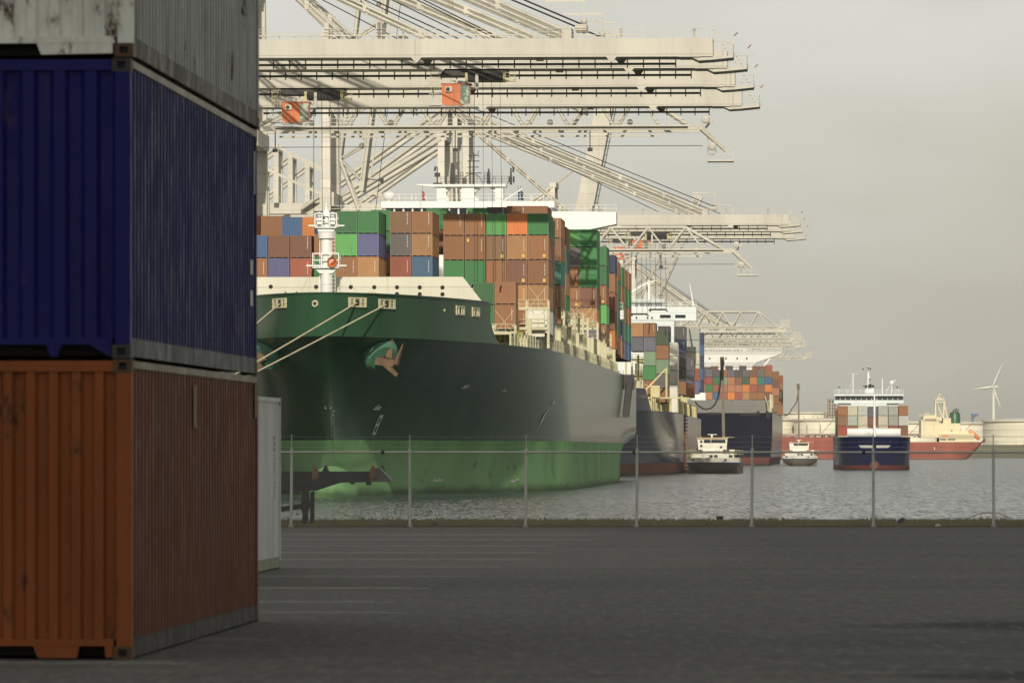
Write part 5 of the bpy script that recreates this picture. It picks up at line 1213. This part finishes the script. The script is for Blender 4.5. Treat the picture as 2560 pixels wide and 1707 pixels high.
    if stays and not lift:
        for kx in ((reach - outer, .30), (reach * .36, .24)):
            for sy in (-1.9, 1.9):
                q = MB(); a = Vector((0, sy * 1.6, apex)); b_ = Vector((kx[0], sy, gz + .3))
                for o2 in (-.32, .32): q.tube(a + Vector((0, 0, o2 * thick)), b_ + Vector((0, 0, o2 * thick)), kx[1] * .72 * thick, n=7)
                for k in range(1, 6): c_ = a.lerp(b_, k / 6); q.box(c_, (.5, .5, 1.0))
                q.build('forestay', cm, t)
        q = MB()
        for sy in (-.8, .8, .3): q.tube((0, sy, apex + 1.6), (reach - outer + 1.5, sy, gz + 1.6), .06, n=4)
        if detail > 1:
            q.tube((0, -2.5, apex - 1), (reach * .62, -1.4, gz + .6), .07, n=4)
        q.build('hoist_rope', M['dark'], t)
    if lift:
        q = MB(); 
        for sy in (-1.6, 1.6): q.tube((0, sy, apex), tuple(T @ Vector((reach * .5, sy, gz))), .18, n=6)
        q.build('folded_stay', cm, t)
    if trolley:
        xt, zt_, w_ = trolley; xl = xt; q = MB()
        q.bx(xl - .4, xl + 7.6, -2.4, 2.4, zb - .75, zb - .06); q.bx(xl + 2.9, xl + 7.2, -2.5, 2.5, zb - 1.3, zb - .5)
        for k in range(12): q.tube((xl + 3.0 + k * .36, -2.55, zb - 1.2), (xl + 3.0 + k * .36, -2.55, zb - .5), .12, n=6)
        tr_ = q.build('trolley', M['dark'], t)
        q = MB()
        for x in (xl + 2.75, xl + 7.2): q.bx(x, x + .3, -2.7, -2.5, zb - 1.4, zb - .45)
        q.bx(xl + 1.8, xl + 3.1, -2.75, -2.3, zb - 1.75, zb - 1.45); q.bx(xl + 7.2, xl + 8.6, -2.8, -2.3, zb - 1.5, zb - 1.25); q.rail((xl + 7.2, -2.8, zb - 1.25), (xl + 8.6, -2.8, zb - 1.25), .8, 2, .7, .05)
        q.rail((xl - 1.2, -2.7, zb - 2.4), (xl - .2, -2.7, zb - 2.4), 2.2, 5, .35, .05); q.build('service_platform', M['yelcream'], tr_)
        q = MB(); zc = zb - 4.2; x0 = xl + .1
        q.prism([(x0, zc + .15), (x0 + .35, zc - .1), (x0 + 2.2, zc - .1), (x0 + 2.2, zc + 2.35), (x0, zc + 2.35)], -3.9, -1.6); cab = q.build('operator_cabin', M['orange'], t)
        q = MB(); q.prism([(x0 + 2.2, zc - .02), (x0 + 3.15, zc + .2), (x0 + 3.3, zc + 2.3), (x0 + 2.2, zc + 2.3)], -3.86, -1.64); q.build('cabin_window', M['cabglass'], cab)
        q = MB(); q.bx(x0 + 2.15, x0 + 3.45, -3.95, -1.55, zc + 2.3, zc + 2.45); q.bx(x0 - .1, x0 + 2.3, -3.95, -1.55, zc + 2.33, zc + 2.45)
        q.beam((x0 + 3.36, -3.9, zc + 2.4), (x0 + 3.2, -3.9, zc + .1), .09); q.beam((x0 + 3.2, -3.9, zc + .15), (x0 + 2.1, -3.9, zc - .12), .08); q.beam((x0 + 1.45, -3.93, zc), (x0 + 1.45, -3.93, zc + 2.3), .04); q.build('cabin_trim', paint('cabin_red_trim', (.42, .08, .04), .5), cab)
        q = MB(); q.bx(x0 + .45, x0 + 1.2, -4.15, -3.9, zc + 1.45, zc + 2.05); ac = q.build('air_conditioner', M['bwcream'], cab)
        q = MB(); q.tube((x0 + .74, -4.19, zc + 1.75), (x0 + .74, -4.15, zc + 1.75), .24, n=16); q.build('fan_grille', M['dark'], ac)
        q = MB(); q.rail((x0 - 1.4, -3.9, zc + .05), (x0, -3.9, zc + .05), 1.2, 4, .35, .06); q.bx(x0 - 1.5, x0, -3.9, -2, zc - .1, zc + .02); q.bx(x0 - .1, x0 + 2.4, -3.8, -1.8, zc - .25, zc - .12)
        for k in range(3): q.bx(x0 + .3 + k * .8, x0 + .8 + k * .8, -3.4, -3.1, zc + 2.45, zc + 2.8)
        q.beam((x0 + 3.2, -3, zc + 1.9), (x0 + 4.1, -3, zc + 1.9), .3); q.beam((x0 + 4.05, -3, zc + 1.8), (x0 + 4.05, -3, zb - .6), .35, .35); q.build('cabin_balcony', M['creamgrey'], cab)
        if hoist:
            q = MB()
            for k in range(8): x = xl + 3.6 + (k // 2) * 1.0 + .12 * (k % 2); q.tube((x, (-1.2 if k % 2 else 1.2), zb - .8), (x + .05 * k, (-1.2 if k % 2 else 1.2), zt_), .018, n=4)
            q.build('hoist_rope', M['dark'], t)
            q = MB(); q.bx(xl + 3.6, xl + 7.0, -1.1, 1.1, zt_ - .3, zt_); q.bx(xl + 3.5, xl + 3.7, -6, 6, zt_ - .45, zt_ - .25); q.bx(xl + 6.9, xl + 7.1, -6, 6, zt_ - .45, zt_ - .25); q.build('spreader', M['steelgrey'], t)
    return t
def by_tip(px, D, reach):
    """root on the rail for a crane whose boom face ends at a pixel"""
    X = (px - HX) * D / F; return (X - reach * math.cos(KQ), D + reach * math.sin(KQ))
Z_ = lambda py, D: P(0, py, D).z
def tx(pxl, root, D):     # local x of a pixel on a crane
    f = Frame(root[0], root[1], KQ); return f.l(pxl, 0, D).x
nm = ['nearest box girder crane, its cream boom topmost over the green ship', 'crane with second boom from the top and orange cabin right of centre', 'crane with third boom from the top and orange cabin near the yard stack', 'crane with the fourth and lowest plain boom over the green ship']
for i, (px, D, by_, tr_px) in enumerate(((1783, 700, 145.5, None), (1819, 722, 174, 1107), (1838, 759, 220, 707), (1855, 801, 268, None))):
    reach = 65.5 + i * .6; r_ = by_tip(px, D, reach)
    tro = (tx(tr_px, r_, D + 1.5), 21.3, 1) if tr_px else None
    crane(r_, Z_(by_, D), reach, nm[i], 'box', trolley=tro)
r_ = by_tip(1758, 856, 62); crane(r_, Z_(322, 856), 62, 'lattice boom crane just below the plain booms over the green ship', 'lattice', tstart=2, tdep=5.2, wid=6.5)
crane(((828 - HX) * 960 / F, 960), 42, 46, 'crane with its lattice boom raised nearly upright behind the white foremast', 'lattice', lift=83, apex=66, tstart=0, tdep=4.0, wid=5.0, leg_w=1.5, backlen=5, rear=False)
r_ = by_tip(1836, 1150, 54); crane(r_, Z_(628, 1150), 54, 'lattice boom crane behind the white bridge wing of the green ship', 'lattice', tstart=11, tdep=4.4, wid=6, apex=60, stays=False)
nm = ['top boom of the middle crane group past the bridge wing', 'middle boom crane with small orange cabin behind the open truss', 'lowest plain boom of the middle crane group, small orange cabin below']
for i, (px, D, by_, tr_px) in enumerate(((1972, 1222, 564, None), (1979, 1256, 579.5, 1580), (1987, 1298, 597, 1535))):
    reach = 67.5 + i * .5; r_ = by_tip(px, D, reach); tro = (tx(tr_px, r_, D + 1.5), 30.6, 1) if tr_px else None
    crane(r_, Z_(by_, D), reach, nm[i], 'box', trolley=tro, detail=1 + (i == 0), gup=2.4)
crane(((1385 - HX) * 1640 / F, 1640), 46.2, 62, 'crane with its solid cream boom raised upright right of the bridge', 'box', lift=79, apex=72, detail=1, wid=9, boomH=4.5)
crane(((1585 - HX) * 2130 / F, 2130), 46.2, 46, 'distant crane with a leaning raised lattice boom above the second ship', 'lattice', lift=66, apex=68, tstart=0, tdep=5, wid=7, detail=1, leg_w=1.4)
nm = ['top lattice boom of the far crane group behind the navy ship', 'second boom of the far crane group, half hidden below the top truss', 'third boom of the far crane group, an open truss', 'fourth boom of the far crane group, an open truss', 'fifth boom of the far crane group, just above the white bridge', 'farthest crane with its truss boom crossing the white bridge of the stern facing ship']
for i, (px, by_, st, reach) in enumerate(((1958, 819, 'lattice', 58), (1966, 831, 'box', 58), (1986, 848, 'lattice', 59), (1993, 857, 'lattice', 59), (1999, 867, 'lattice', 59), (2017, 895, 'lattice', 60))):
    D = 44.4 * F / (HY - by_); r_ = by_tip(px, D, reach)
    crane(r_, 46.2, reach, nm[i], st, detail=1, thick=1.5, tstart=22 if i == 0 else 6, tdep=5.7 if i == 0 else 4.6, wid=6.5, stays=True, outer=24, apex=72, rear=False)

# ================================================================ BUNKER BARGES
def barge(px, D, hw, label, pole_top_px, pole_px, hose, scale=1.0, far=False):
    p = P(px, HY, D); fr = Frame(p.x, D, K2); t = empty('bunker_barge', (p.x, D, 0), -K2, label, 'barge', 'bunker barges lying alongside the big ships')
    Hm = scale
    # bluff rounded stern toward the camera
    prof = [(-1, SEA + 2.15 * Hm, 1.0), (-.9, SEA + 1.5 * Hm, .93), (-.7, SEA + .65 * Hm, .80), (-.4, SEA + .0, .62)]
    rings = []
    zs = [(SEA - 1.2, .45, 2.6), (SEA, .60, 1.6), (SEA + .7, .80, .9), (SEA + 1.5, .95, .3), (SEA + 2.1, 1.0, .05)]
    q = MB(); vs = []; fs = []; n = 28
    for z, k, y0 in zs:
        for i in range(n + 1):
            u = -1 + 2 * i / n; vs.append((u * hw * k, y0 + 2.2 * abs(u) ** 3.5 + 0, z))
    m = n + 1
    for j in range(len(zs) - 1):
        for i in range(n): fs.append((j * m + i, j * m + i + 1, (j + 1) * m + i + 1, (j + 1) * m + i))
    q.add(vs, fs, True)
    q.bx(-hw * .98, hw * .98, 3.0, 80, SEA - 1, SEA + 2.1); q.build('hull', M['bargehull'], t)
    q = MB(); vs = []; fs = []
    for z, o_ in ((SEA + 2.1, 0), (SEA + 2.45, -.08)):
        for i in range(n + 1): u = -1 + 2 * i / n; vs.append((u * (hw + .05), o_ + 2.2 * abs(u) ** 3.5, z))
    for i in range(n): fs.append((i, i + 1, m + i + 1, m + i))
    q.add(vs, fs, True); q.bx(-hw - .05, -hw, 2.2, 80, SEA + 2.0, SEA + 2.45); q.bx(hw, hw + .05, 2.2, 80, SEA + 2.0, SEA + 2.45); q.build('rubbing_strake', M['bargeblue'], t)
    q = MB(); vs = []; fs = []
    for z, o_ in ((SEA + 2.45, -.08), (SEA + 3.45, -.2)):
        for i in range(n + 1): u = -1 + 2 * i / n; vs.append((u * (hw + .02), o_ + 2.2 * abs(u) ** 3.5, z))
    for i in range(n): fs.append((i, i + 1, m + i + 1, m + i))
    q.add(vs, fs, True); q.bx(-hw, -hw + .1, 2, 40, SEA + 2.45, SEA + 3.3); q.bx(hw - .1, hw, 2, 40, SEA + 2.45, SEA + 3.3); q.build('bulwark', M['waterwhite'], t)
    q = MB()
    for sx in (-.78, .48): q.tube((hw * sx, 2.2 * abs(sx) ** 3.5 - .34, SEA + 3.0), (hw * sx, 2.2 * abs(sx) ** 3.5 - .1, SEA + 3.0), .24, n=14)
    q.each('hawse_hole', M['gap'], t)
    zd = SEA + 3.3
    q = MB(); q.bx(-hw * .87, hw * .6, 3, 12, zd - 1, zd + 1.05); q.bx(hw * .62, hw * .82, 3.4, 7, zd - 1, zd + 1.9)
    for x in (-.9, .3): q.bx(x - .25, x + .35, 3.2, 3.9, zd + 1, zd + 1.8)
    q.build('deckhouse', M['waterwhite'], t)
    q = MB()
    for x0, x1 in ((-.35 * hw / 2.2, -.15), (.15, .9), (hw * .62 - .1, hw * .74)): q.bx(x0, x1, 2.9, 2.98 if x1 < 3 else 3.35, zd + .2, zd + .75)
    q.each('deckhouse_window', M['dark'], t)
    q = MB(); wz = zd + 1.9; q.prism([(-3.35, wz), (2.75, wz), (2.95, wz + 2.35), (-3.5, wz + 2.35)], 6, 10.5); q.bx(-2.4, 2.0, 5, 11, zd + 1, wz); w = q.build('wheelhouse', M['waterwhite'], t)
    q = MB(); q.bx(-3.75, 3.15, 5.7, 10.8, wz + 2.37, wz + 2.62); q.build('wheelhouse_roof', paint('barge_roof_tan', (.62, .45, .24), .6, .2), w)
    q = MB(); q.bx(-2.1, 2.55, 5.9, 5.99, wz + 1.45, wz + 2.15)
    if not far:
        for z in (wz + .55, wz + 1.5): q.bx(-2.9, -2.45, 5.9, 5.99, z, z + .5)
        q.bx(1.35, 1.8, 5.9, 5.99, wz + .3, wz + .75)
    q.each('wheelhouse_window', M['glass'], w)
    q = MB(); q.bx(-1.3, .7, 6, 6.2, wz + 3.2, wz + 3.35); q.beam((-.4, 6, wz + 2.6), (-.4, 6, wz + 3.3), .4); q.beam((-.6, 5.8, wz + 1.5), (-.5, 5.8, wz + 3), .1); q.beam((2.6, 6, wz + 2.7), (4.4, 6, wz + 2.65), .06)
    for x in (2.2, -2.8): q.ball((x, 6, wz + 2.75), .14, 8)
    q.build('radar_bar', M['waterwhite'], w)
    q = MB(); q.rail((-hw * 1.0, 3.5, zd), (-hw * .4, 3.2, zd), 1.7, 3, .9, .06); q.rail((hw * .1, 3.2, zd + .9), (hw * 1.15, 4, zd + .6), 1.1, 3, .7, .06)
    for k in range(16): q.box((random.uniform(-hw * .9, hw * 1.0), random.uniform(2.8, 5), zd + random.uniform(.1, 1.3)), (random.uniform(.2, .6), .4, random.uniform(.2, .5)), random.random())
    q.build('deck_gear', M['yelcream'], t)
    q = MB(); q.tube((-hw * .95, 4, zd + .2), (-hw * .95 + .1, 4, zd + .3), .3); q.box((hw * 1.0, 3.2, SEA + 3.7), (.5, .5, .5), .3); q.box((hw * .85, 3.2, SEA + 3.9), (.4, .4, .4), .3); q.build('fender', M['black'], t)
    # tall bunkering derrick with a drooping hose
    dd = D + 26; lp = lambda a, b_: fr.l(a, b_, dd)
    a = lp(pole_px + (4 if not far else 2), 1120); b_ = lp(pole_px, pole_top_px); q = MB(); q.beam((a.x, a.y, zd - 1), b_, .75 if not far else .6, .75, .45, .45); q.tube((b_.x - .1, b_.y, b_.z), (b_.x, b_.y, b_.z - 2), .45, n=8); q.build('derrick', M['bargebrown'], t)
    q = MB(); q.path([lp(x_, y_) for x_, y_ in hose], .20 if not far else .16, 6); q.build('bunker_hose', M['hose'], t)
barge(1783, 1335, 5.55, 'white topped bunker barge beside the navy ship with a tall hose derrick', 892, 1806, [(1804, 894), (1803, 930), (1800, 965), (1795, 992), (1788, 1010), (1778, 1020), (1766, 1023), (1755, 1020), (1745, 1013), (1738, 1004)])
barge(2000, 2010, 5.6, 'farther white bunker barge beside the dark ship with a slim hose derrick', 959, 1996, [(1996, 962), (1995, 985), (1992, 1003), (1987, 1013), (1979, 1022), (1975, 1031), (1968, 1038), (1960, 1038)], far=True)

# ================================================================ FAR SIDE: tanker, tanks, towers, turbine
D6 = 3700; f6 = Frame((1700 - HX) * D6 / F, D6, 0)
s6 = empty('tanker_ship', (f6.X, D6, 0), 0, 'long rust red tanker with cream superstructure and green funnel lying across the basin', 'ship')
l6 = lambda px, py, D=D6: f6.l(px, py, D)
x6 = lambda px: l6(px, 0).x; z6 = lambda py: l6(0, py).z
LN6 = x6(2461)
q = MB(); n = 60; vs = []; fs = []; ring = 12
for i in range(n + 1):
    x = LN6 * i / n; pxx = 1700 + (2461 - 1700) * i / n
    bb = 12.5 * min(1, (1 - (1 - min(1, x / 22)) ** 2)) ** .5 * (1 - .55 * max(0, (x - LN6 + 22) / 22) ** 2); bb = max(bb, .3)
    top = z6(1092) if pxx < 2190 else (lerp(z6(1092), z6(1104), (pxx - 2190) / 60) if pxx < 2250 else z6(1105))
    if pxx > 2430: top = z6(1105 - (pxx - 2430) * .0)
    bot = SEA - 2 + max(0, (x - LN6 + 16) / 16) ** 1.6 * 14.2
    for k in range(ring): 
        u = k / (ring - 1); z = lerp(bot, top, u); w = bb * (.72 + .28 * min(1, u * 2.5) ** .5) if bot > SEA - 1.9 or x < 20 else bb
        vs.append((x, -w, z))
    for k in range(ring):
        u = 1 - k / (ring - 1); z = lerp(bot, top, u); w = bb * (.72 + .28 * min(1, u * 2.5) ** .5) if bot > SEA - 1.9 or x < 20 else bb
        vs.append((x, w, z))
m = 2 * ring
for i in range(n):
    for k in range(m): fs.append((i * m + k, (i + 1) * m + k, (i + 1) * m + (k + 1) % m, i * m + (k + 1) % m))
fs.append(tuple(range(n * m, n * m + m)))
q.add(vs, fs, True); q.build('hull', hullpaint('tanker_hull', (.33, .105, .075), (.50, .16, .12), -1.9, .5), s6)
q = MB(); q.bx(x6(2300), x6(2312), -12.55, -12.5, z6(1127), z6(1118)) if 0 else q.bx(x6(2332) - .15, x6(2332) + .35, -12.62, -12.5, z6(1124), z6(1117)); q.each('hull_marking', M['marking'], s6)
q = MB()
q.bx(x6(2300), x6(2345), -10, 10, z6(1094), z6(1050)); q.bx(x6(2305), x6(2352), -10.5, 10.5, z6(1052), z6(1042)); q.bx(x6(2345), x6(2397), -10, 10, z6(1104), z6(1058)); q.bx(x6(2355), x6(2375), -9, 9, z6(1058), z6(1045))
q.bx(x6(2345), x6(2432), -11, 11, z6(1104), z6(1083)); q.prism([(x6(2308), z6(1042)), (x6(2340), z6(1042)), (x6(2338), z6(1038)), (x6(2310), z6(1038))], -6, 6)
q.bx(x6(2397), x6(2418), -5, 5, z6(1083), z6(1076)); q.rail((x6(2397), -10.5, z6(1083)), (x6(2430), -10.5, z6(1083)), 1.6, 2, 3, .2); q.rail((x6(2296), -10.5, z6(1042)), (x6(2352), -10.5, z6(1042)), 1.5, 2, 3, .18)
for px in (2316, 2322): q.beam((x6(px), 0, z6(1038)), (x6(px), 0, z6(1030)), .3)
q.build('superstructure', M['tankercream'], s6)
q = MB()
for k in range(6): x = x6(2310 + k * 4.8); q.bx(x, x + .8, -10.56, -10.5, z6(1051), z6(1047.5))
q.bx(x6(2375), x6(2378), -10.06, -10, z6(1078), z6(1075)); q.bx(x6(2347), x6(2362), -11.06, -11, z6(1100), z6(1097)); q.bx(x6(2366), x6(2385), -11.06, -11, z6(1100), z6(1097)); q.each('bridge_window', M['glass'], s6)
q = MB(); q.bx(x6(2353), x6(2368), -11.08, -11.01, z6(1091), z6(1087)); q.build('deck_lettering', M['lifeboat'], s6)
q = MB()
for yy in (-3, 3):
    q.beam((x6(2338), yy, z6(1045)), (x6(2338), yy, z6(1003)), .75); q.beam((x6(2358), yy, z6(1045)), (x6(2359), yy, z6(1003)), .75); q.beam((x6(2369), yy, z6(1048)), (x6(2360), yy, z6(1004)), .35); q.beam((x6(2340), yy, z6(1005)), (x6(2358), yy, z6(1045)), .3)
for py in (1006, 1000): q.bx(x6(2336), x6(2362), -3.4, 3.4, z6(py), z6(py - 2))
q.beam((x6(2343), 0, z6(1000)), (x6(2347), 0, z6(990)), .5); q.beam((x6(2355), 0, z6(1000)), (x6(2348), 0, z6(992)), .5); q.ball((x6(2350), 0, z6(987)), .75, 12); q.ball((x6(2358), 0, z6(995)), .45, 10); q.build('radar_mast', M['tankercream'], s6)
q = MB(); q.lathe([(3.4, z6(1058)), (3.1, z6(1034)), (2.85, z6(1032))], (x6(2387), 0, 0), 24); q.add([(x6(2395), -1.5, z6(1058)), (x6(2404), -1.5, z6(1082)), (x6(2395), -1.5, z6(1082)), (x6(2395), 1.5, z6(1058)), (x6(2404), 1.5, z6(1082)), (x6(2395), 1.5, z6(1082))], [(0, 1, 2), (3, 5, 4), (0, 3, 4, 1)]); fu = q.build('funnel', M['funnel'], s6)
q = MB(); q.lathe([(2.8, z6(1032.2)), (2.9, z6(1031)), (1.5, z6(1030)), (0, z6(1030))], (x6(2387), 0, 0), 20)
for dx, h_ in ((-1.2, 2.0), (.2, 2.6), (1.4, 2.1)): q.tube((x6(2387) + dx, 0, z6(1031)), (x6(2387) + dx + .9, 0, z6(1031) + h_), .35, n=8)
q.build('exhaust_pipe', M['dark'], fu)
q = MB(); c_ = (x6(2436), -4, z6(1088)); d_ = Vector((x6(2447) - x6(2425), 0, z6(1097) - z6(1078))).normalized(); q.tube(Vector(c_) - d_ * 3.4, Vector(c_) + d_ * 2.4, 1.5, 1.2, 12); q.ball(Vector(c_) + d_ * 2.5, 1.2, 12); q.ball(Vector(c_) - d_ * 3.3, 1.5, 12); q.build('free_fall_lifeboat', M['lifeboat'], s6)
q = MB(); q.beam((x6(2422), -4, z6(1084)), (x6(2452), -4, z6(1108)), .4); q.beam((x6(2430), -4, z6(1105)), (x6(2434), -4, z6(1092)), .35); q.beam((x6(2447), -4, z6(1105)), (x6(2447), -4, z6(1101)), .35); q.build('launching_ramp', M['white'], s6)
q = MB()
for k in range(90):
    px = random.uniform(1950, 2300); q.bx(x6(px), x6(px) + random.uniform(.4, 2.4), -5, -4, z6(1092), z6(1092 - random.uniform(2, 7)))
for px in range(1962, 2300, 24): q.beam((x6(px), -6, z6(1092)), (x6(px), -6, z6(1082)), .3)
q.tube((x6(1800), -5, z6(1085)), (x6(2295), -5, z6(1085)), .35); q.tube((x6(1800), -3, z6(1087)), (x6(2295), -3, z6(1087)), .35); q.rail((x6(1800), -11.5, z6(1092)), (x6(2300), -11.5, z6(1092)), 1.3, 2, 5, .12); q.build('deck_piping', M['refinery'], s6)
q = MB()
for px in (2016, 2050): q.tube((x6(px), -4, z6(1090)), (x6(px), -4, z6(1062)), .5, .35); q.beam((x6(px), -4, z6(1064)), (x6(px - 8), -4, z6(1040)), .4)
q.build('hose_crane', M['refinery'], s6)
# storage tanks on the dyke
def tank(px0, px1, pyt, D, label, pyb=1111):
    r = (px1 - px0) / 2 * D / F; c = P((px0 + px1) / 2, pyb, D + r); ztop = P(0, pyt, D).z; zb = 6.25
    t = empty('storage_tank', (c.x, c.y, zb), 0, label, 'tank', 'white oil storage tanks on the far shore'); H_ = ztop - zb
    q = MB(); pr = []
    nring = 8
    for k in range(nring):
        q.lathe([(r + .012 * (nring - k), H_ * k / nring), (r + .012 * (nring - k), H_ * (k + 1) / nring)], n=96)
        if k in (3, 5): q.lathe([(r, H_ * k / nring - .1), (r + .35, H_ * k / nring - .1), (r + .35, H_ * k / nring + .1), (r, H_ * k / nring + .1)], n=96)
    pr = [(r, H_)]; q.lathe([(r, H_), (r * .6, H_ + r * .03), (0, H_ + r * .05)], n=96); q.build('tank_shell', M['tankcream'], t)
    q = MB(); q.lathe([(r + .1, H_ - 1.2), (r + 1.4, H_ - 1.2), (r + 1.4, H_ - 1.0), (r + .1, H_ - 1.0)], n=96)
    for k in range(60): a = math.pi * (1 + k / 59.0); q.beam(((r + 1.4) * math.cos(a), (r + 1.4) * math.sin(a), H_ - 1.1), ((r + 1.4) * math.cos(a), (r + 1.4) * math.sin(a), H_ + .1), .12)
    q.lathe([(r + 1.34, H_ + .05), (r + 1.46, H_ + .05), (r + 1.46, H_ + .18), (r + 1.34, H_ + .18)], n=96); q.build('rim_walkway', paint('tank_rim', (.40, .33, .28), .6, .1), t)
    q = MB(); a0, a1 = R(245), R(285)
    for k in range(20): a = lerp(a0, a1, k / 19); b_ = lerp(a0, a1, (k + 1) / 19); q.beam(((r + .8) * math.cos(a), (r + .8) * math.sin(a), H_ * k / 20), ((r + .8) * math.cos(b_), (r + .8) * math.sin(b_), H_ * (k + 1) / 20), .4, .2)
    q.build('stair', M['refinery'], t); return t
tank(2456, 2760, 1050, 4600, 'large white storage tank at the right edge of the far shore')
tank(2335, 2475, 1056, 4780, 'white storage tank just left of the large right hand tank')
tank(2205, 2345, 1055, 4780, 'white storage tank between the blue ship and the cream superstructure')
tank(1985, 2130, 1048, 4620, 'white storage tank directly left of the small blue ship')
tank(1880, 1992, 1047, 4650, 'white storage tank beside the stern facing ship')
tank(1950, 2080, 1031, 5600, 'tall storage tank rising behind the left group')
tank(2560, 2680, 1045, 5400, 'storage tank with pale dome mostly outside the right edge')
# refinery tower left of the small ship
D7 = 5000; f7 = Frame((2080 - HX) * D7 / F, D7, 0); x7 = lambda px: f7.l(px, 0, D7).x; z7 = lambda py: P(0, py, D7).z
t = empty('refinery_tower', (f7.X, D7, 6.3), 0, 'rusty pipe and platform tower rising behind the small blue ship', 'tower'); 
q = MB()
for px in (2071, 2077, 2084, 2090): q.beam((x7(px), 0, 0), (x7(px), 0, z7(995 + (px % 3) * 3) - 6.3), .7); q.beam((x7(px), 6, 0), (x7(px), 6, z7(998) - 6.3), .7)
for py in (1035, 1027, 1019, 1011, 1003, 998): q.bx(x7(2069), x7(2092), -1, 7, z7(py) - 6.3, z7(py) - 5.9)
q.build('frame', M['refinery'], t)
q = MB(); q.tube((x7(2074), 3, 0), (x7(2074), 3, z7(1000) - 6.3), 1.2); q.tube((x7(2086), 3, 0), (x7(2086), 3, z7(1008) - 6.3), 1.6); q.tube((x7(2065), 3, 0), (x7(2065), 3, z7(1030) - 6.3), 1.6); q.build('column', M['refinery'], t)
# blue harbour crane cab far off and pipe gantry
D8 = 5600; f8 = Frame((2438 - HX) * D8 / F, D8, 0); x8 = lambda px: f8.l(px, 0, D8).x; z8 = lambda py: P(0, py, D8).z - 6.3
t = empty('harbour_crane', (f8.X, D8, 6.3), 0, 'small hazy blue crane cab far off between the funnel and the turbine', 'crane')
q = MB(); q.bx(x8(2429), x8(2434), -2, 2, 0, z8(1034)); q.bx(x8(2428.5), x8(2446), -3, 3, z8(1040), z8(1034)); q.build('cab', M['bluebox'], t)
q = MB(); q.beam((x8(2446), 0, z8(1034)), (x8(2424), 0, z8(1052)), .6); q.beam((x8(2434), 0, z8(1036)), (x8(2412), 0, z8(1050)), .5); q.build('jib', M['refinery'], t)
# wind turbine
D9 = 9800; hub = P(2481.5, 967, D9)
t = empty('wind_turbine', (hub.x, hub.y, 6.3), 0, 'white three bladed wind turbine standing beyond the tanks', 'turbine')
q = MB(); q.tube((1.5, 0, 0), (1.5, 0, hub.z - 7), 3.0, 1.9, 20); q.build('tower', M['turbine'], t)
q = MB(); q.tube((-1.5, 5, hub.z - 6.3), (8, 7, hub.z - 6.1), 2.1, 1.8, 12); q.ball((-1.5, 0, hub.z - 6.3), 2.0, 12); q.build('nacelle', M['turbine'], t)
for ex, ey in ((2506, 908), (2432, 973.5), (2503, 1022)):
    v = P(ex, ey, D9) - hub; v.y = 0; ln = v.length; v.normalize(); pr = v.cross(Vector((0, 1, 0))); q = MB(); c0 = Vector((0, -2, hub.z - 6.3)); vs = []
    for k, (s_, w_) in enumerate(((0, 1.1), (.08, 1.3), (.22, 2.5), (.5, 1.8), (.8, 1.1), (1, .25))):
        c_ = c0 + v * ln * s_; vs += [c_ - pr * w_ * .9, c_ + Vector((0, -w_ * .3, 0)), c_ + pr * w_ * .9, c_ + Vector((0, w_ * .3, 0))]
    q.add(vs, [(k * 4 + j, k * 4 + (j + 1) % 4, k * 4 + 4 + (j + 1) % 4, k * 4 + 4 + j) for k in range(5) for j in range(4)], True); q.build('blade', M['turbine'], t)

# steam drifting up from behind the funnel
m = bpy.data.materials.new('steam'); m.use_nodes = True; t_ = m.node_tree; N = t_.nodes; L = t_.links
for n_ in list(N): N.remove(n_)
o_ = N.new('ShaderNodeOutputMaterial'); pv = N.new('ShaderNodeVolumePrincipled'); L.new(pv.outputs[0], o_.inputs['Volume']); pv.inputs['Color'].default_value = (.92, .90, .88, 1)
n_ = noi(N, L, .09, (1, 1, .5), 4, .6, 'Object'); L.new(ramp(N, L, n_, .42, .75, 0, .045), pv.inputs['Density'])
D10 = 4300; q = MB(); pr = [(P(x, 0, D10).x - P(2375, 0, D10).x, P(0, y, D10).z, w) for x, y, w in ((2372, 1050, 2.5), (2374, 1025, 3.2), (2376, 1000, 3.8), (2380, 975, 4.5), (2384, 950, 5), (2384, 925, 5), (2380, 912, 2))]
vs = []; n = 14
for x, z, w in pr:
    for k in range(n): a = 2 * math.pi * k / n; vs.append((x + w * math.cos(a), w * math.sin(a), z))
fs = [(j * n + i, j * n + (i + 1) % n, (j + 1) * n + (i + 1) % n, (j + 1) * n + i) for j in range(len(pr) - 1) for i in range(n)] + [tuple(range(n))[::-1], tuple(range((len(pr) - 1) * n, len(pr) * n))]
q.add(vs, fs, True); o = q.build('steam_plume', m); o.location = (P(2375, 0, D10).x, D10, 0); tag(o, 'pale steam plume drifting up beside the green funnel', 'steam', None, 'stuff')

# ---------------------------------------------------------------- haze over the water
HAZE = 3.2e-5
if HAZE:
    m = bpy.data.materials.new('haze'); m.use_nodes = True; t_ = m.node_tree; N = t_.nodes; L = t_.links
    for n_ in list(N): N.remove(n_)
    o_ = N.new('ShaderNodeOutputMaterial'); pv = N.new('ShaderNodeVolumePrincipled'); L.new(pv.outputs[0], o_.inputs['Volume']); pv.inputs['Color'].default_value = (.93, .91, .86, 1); pv.inputs['Density'].default_value = HAZE; pv.inputs['Anisotropy'].default_value = .2
    q = MB(); q.bx(-9100, 9100, -3100, 30100, -12, 160); struct(q.build('haze', m))['kind'] = 'stuff'
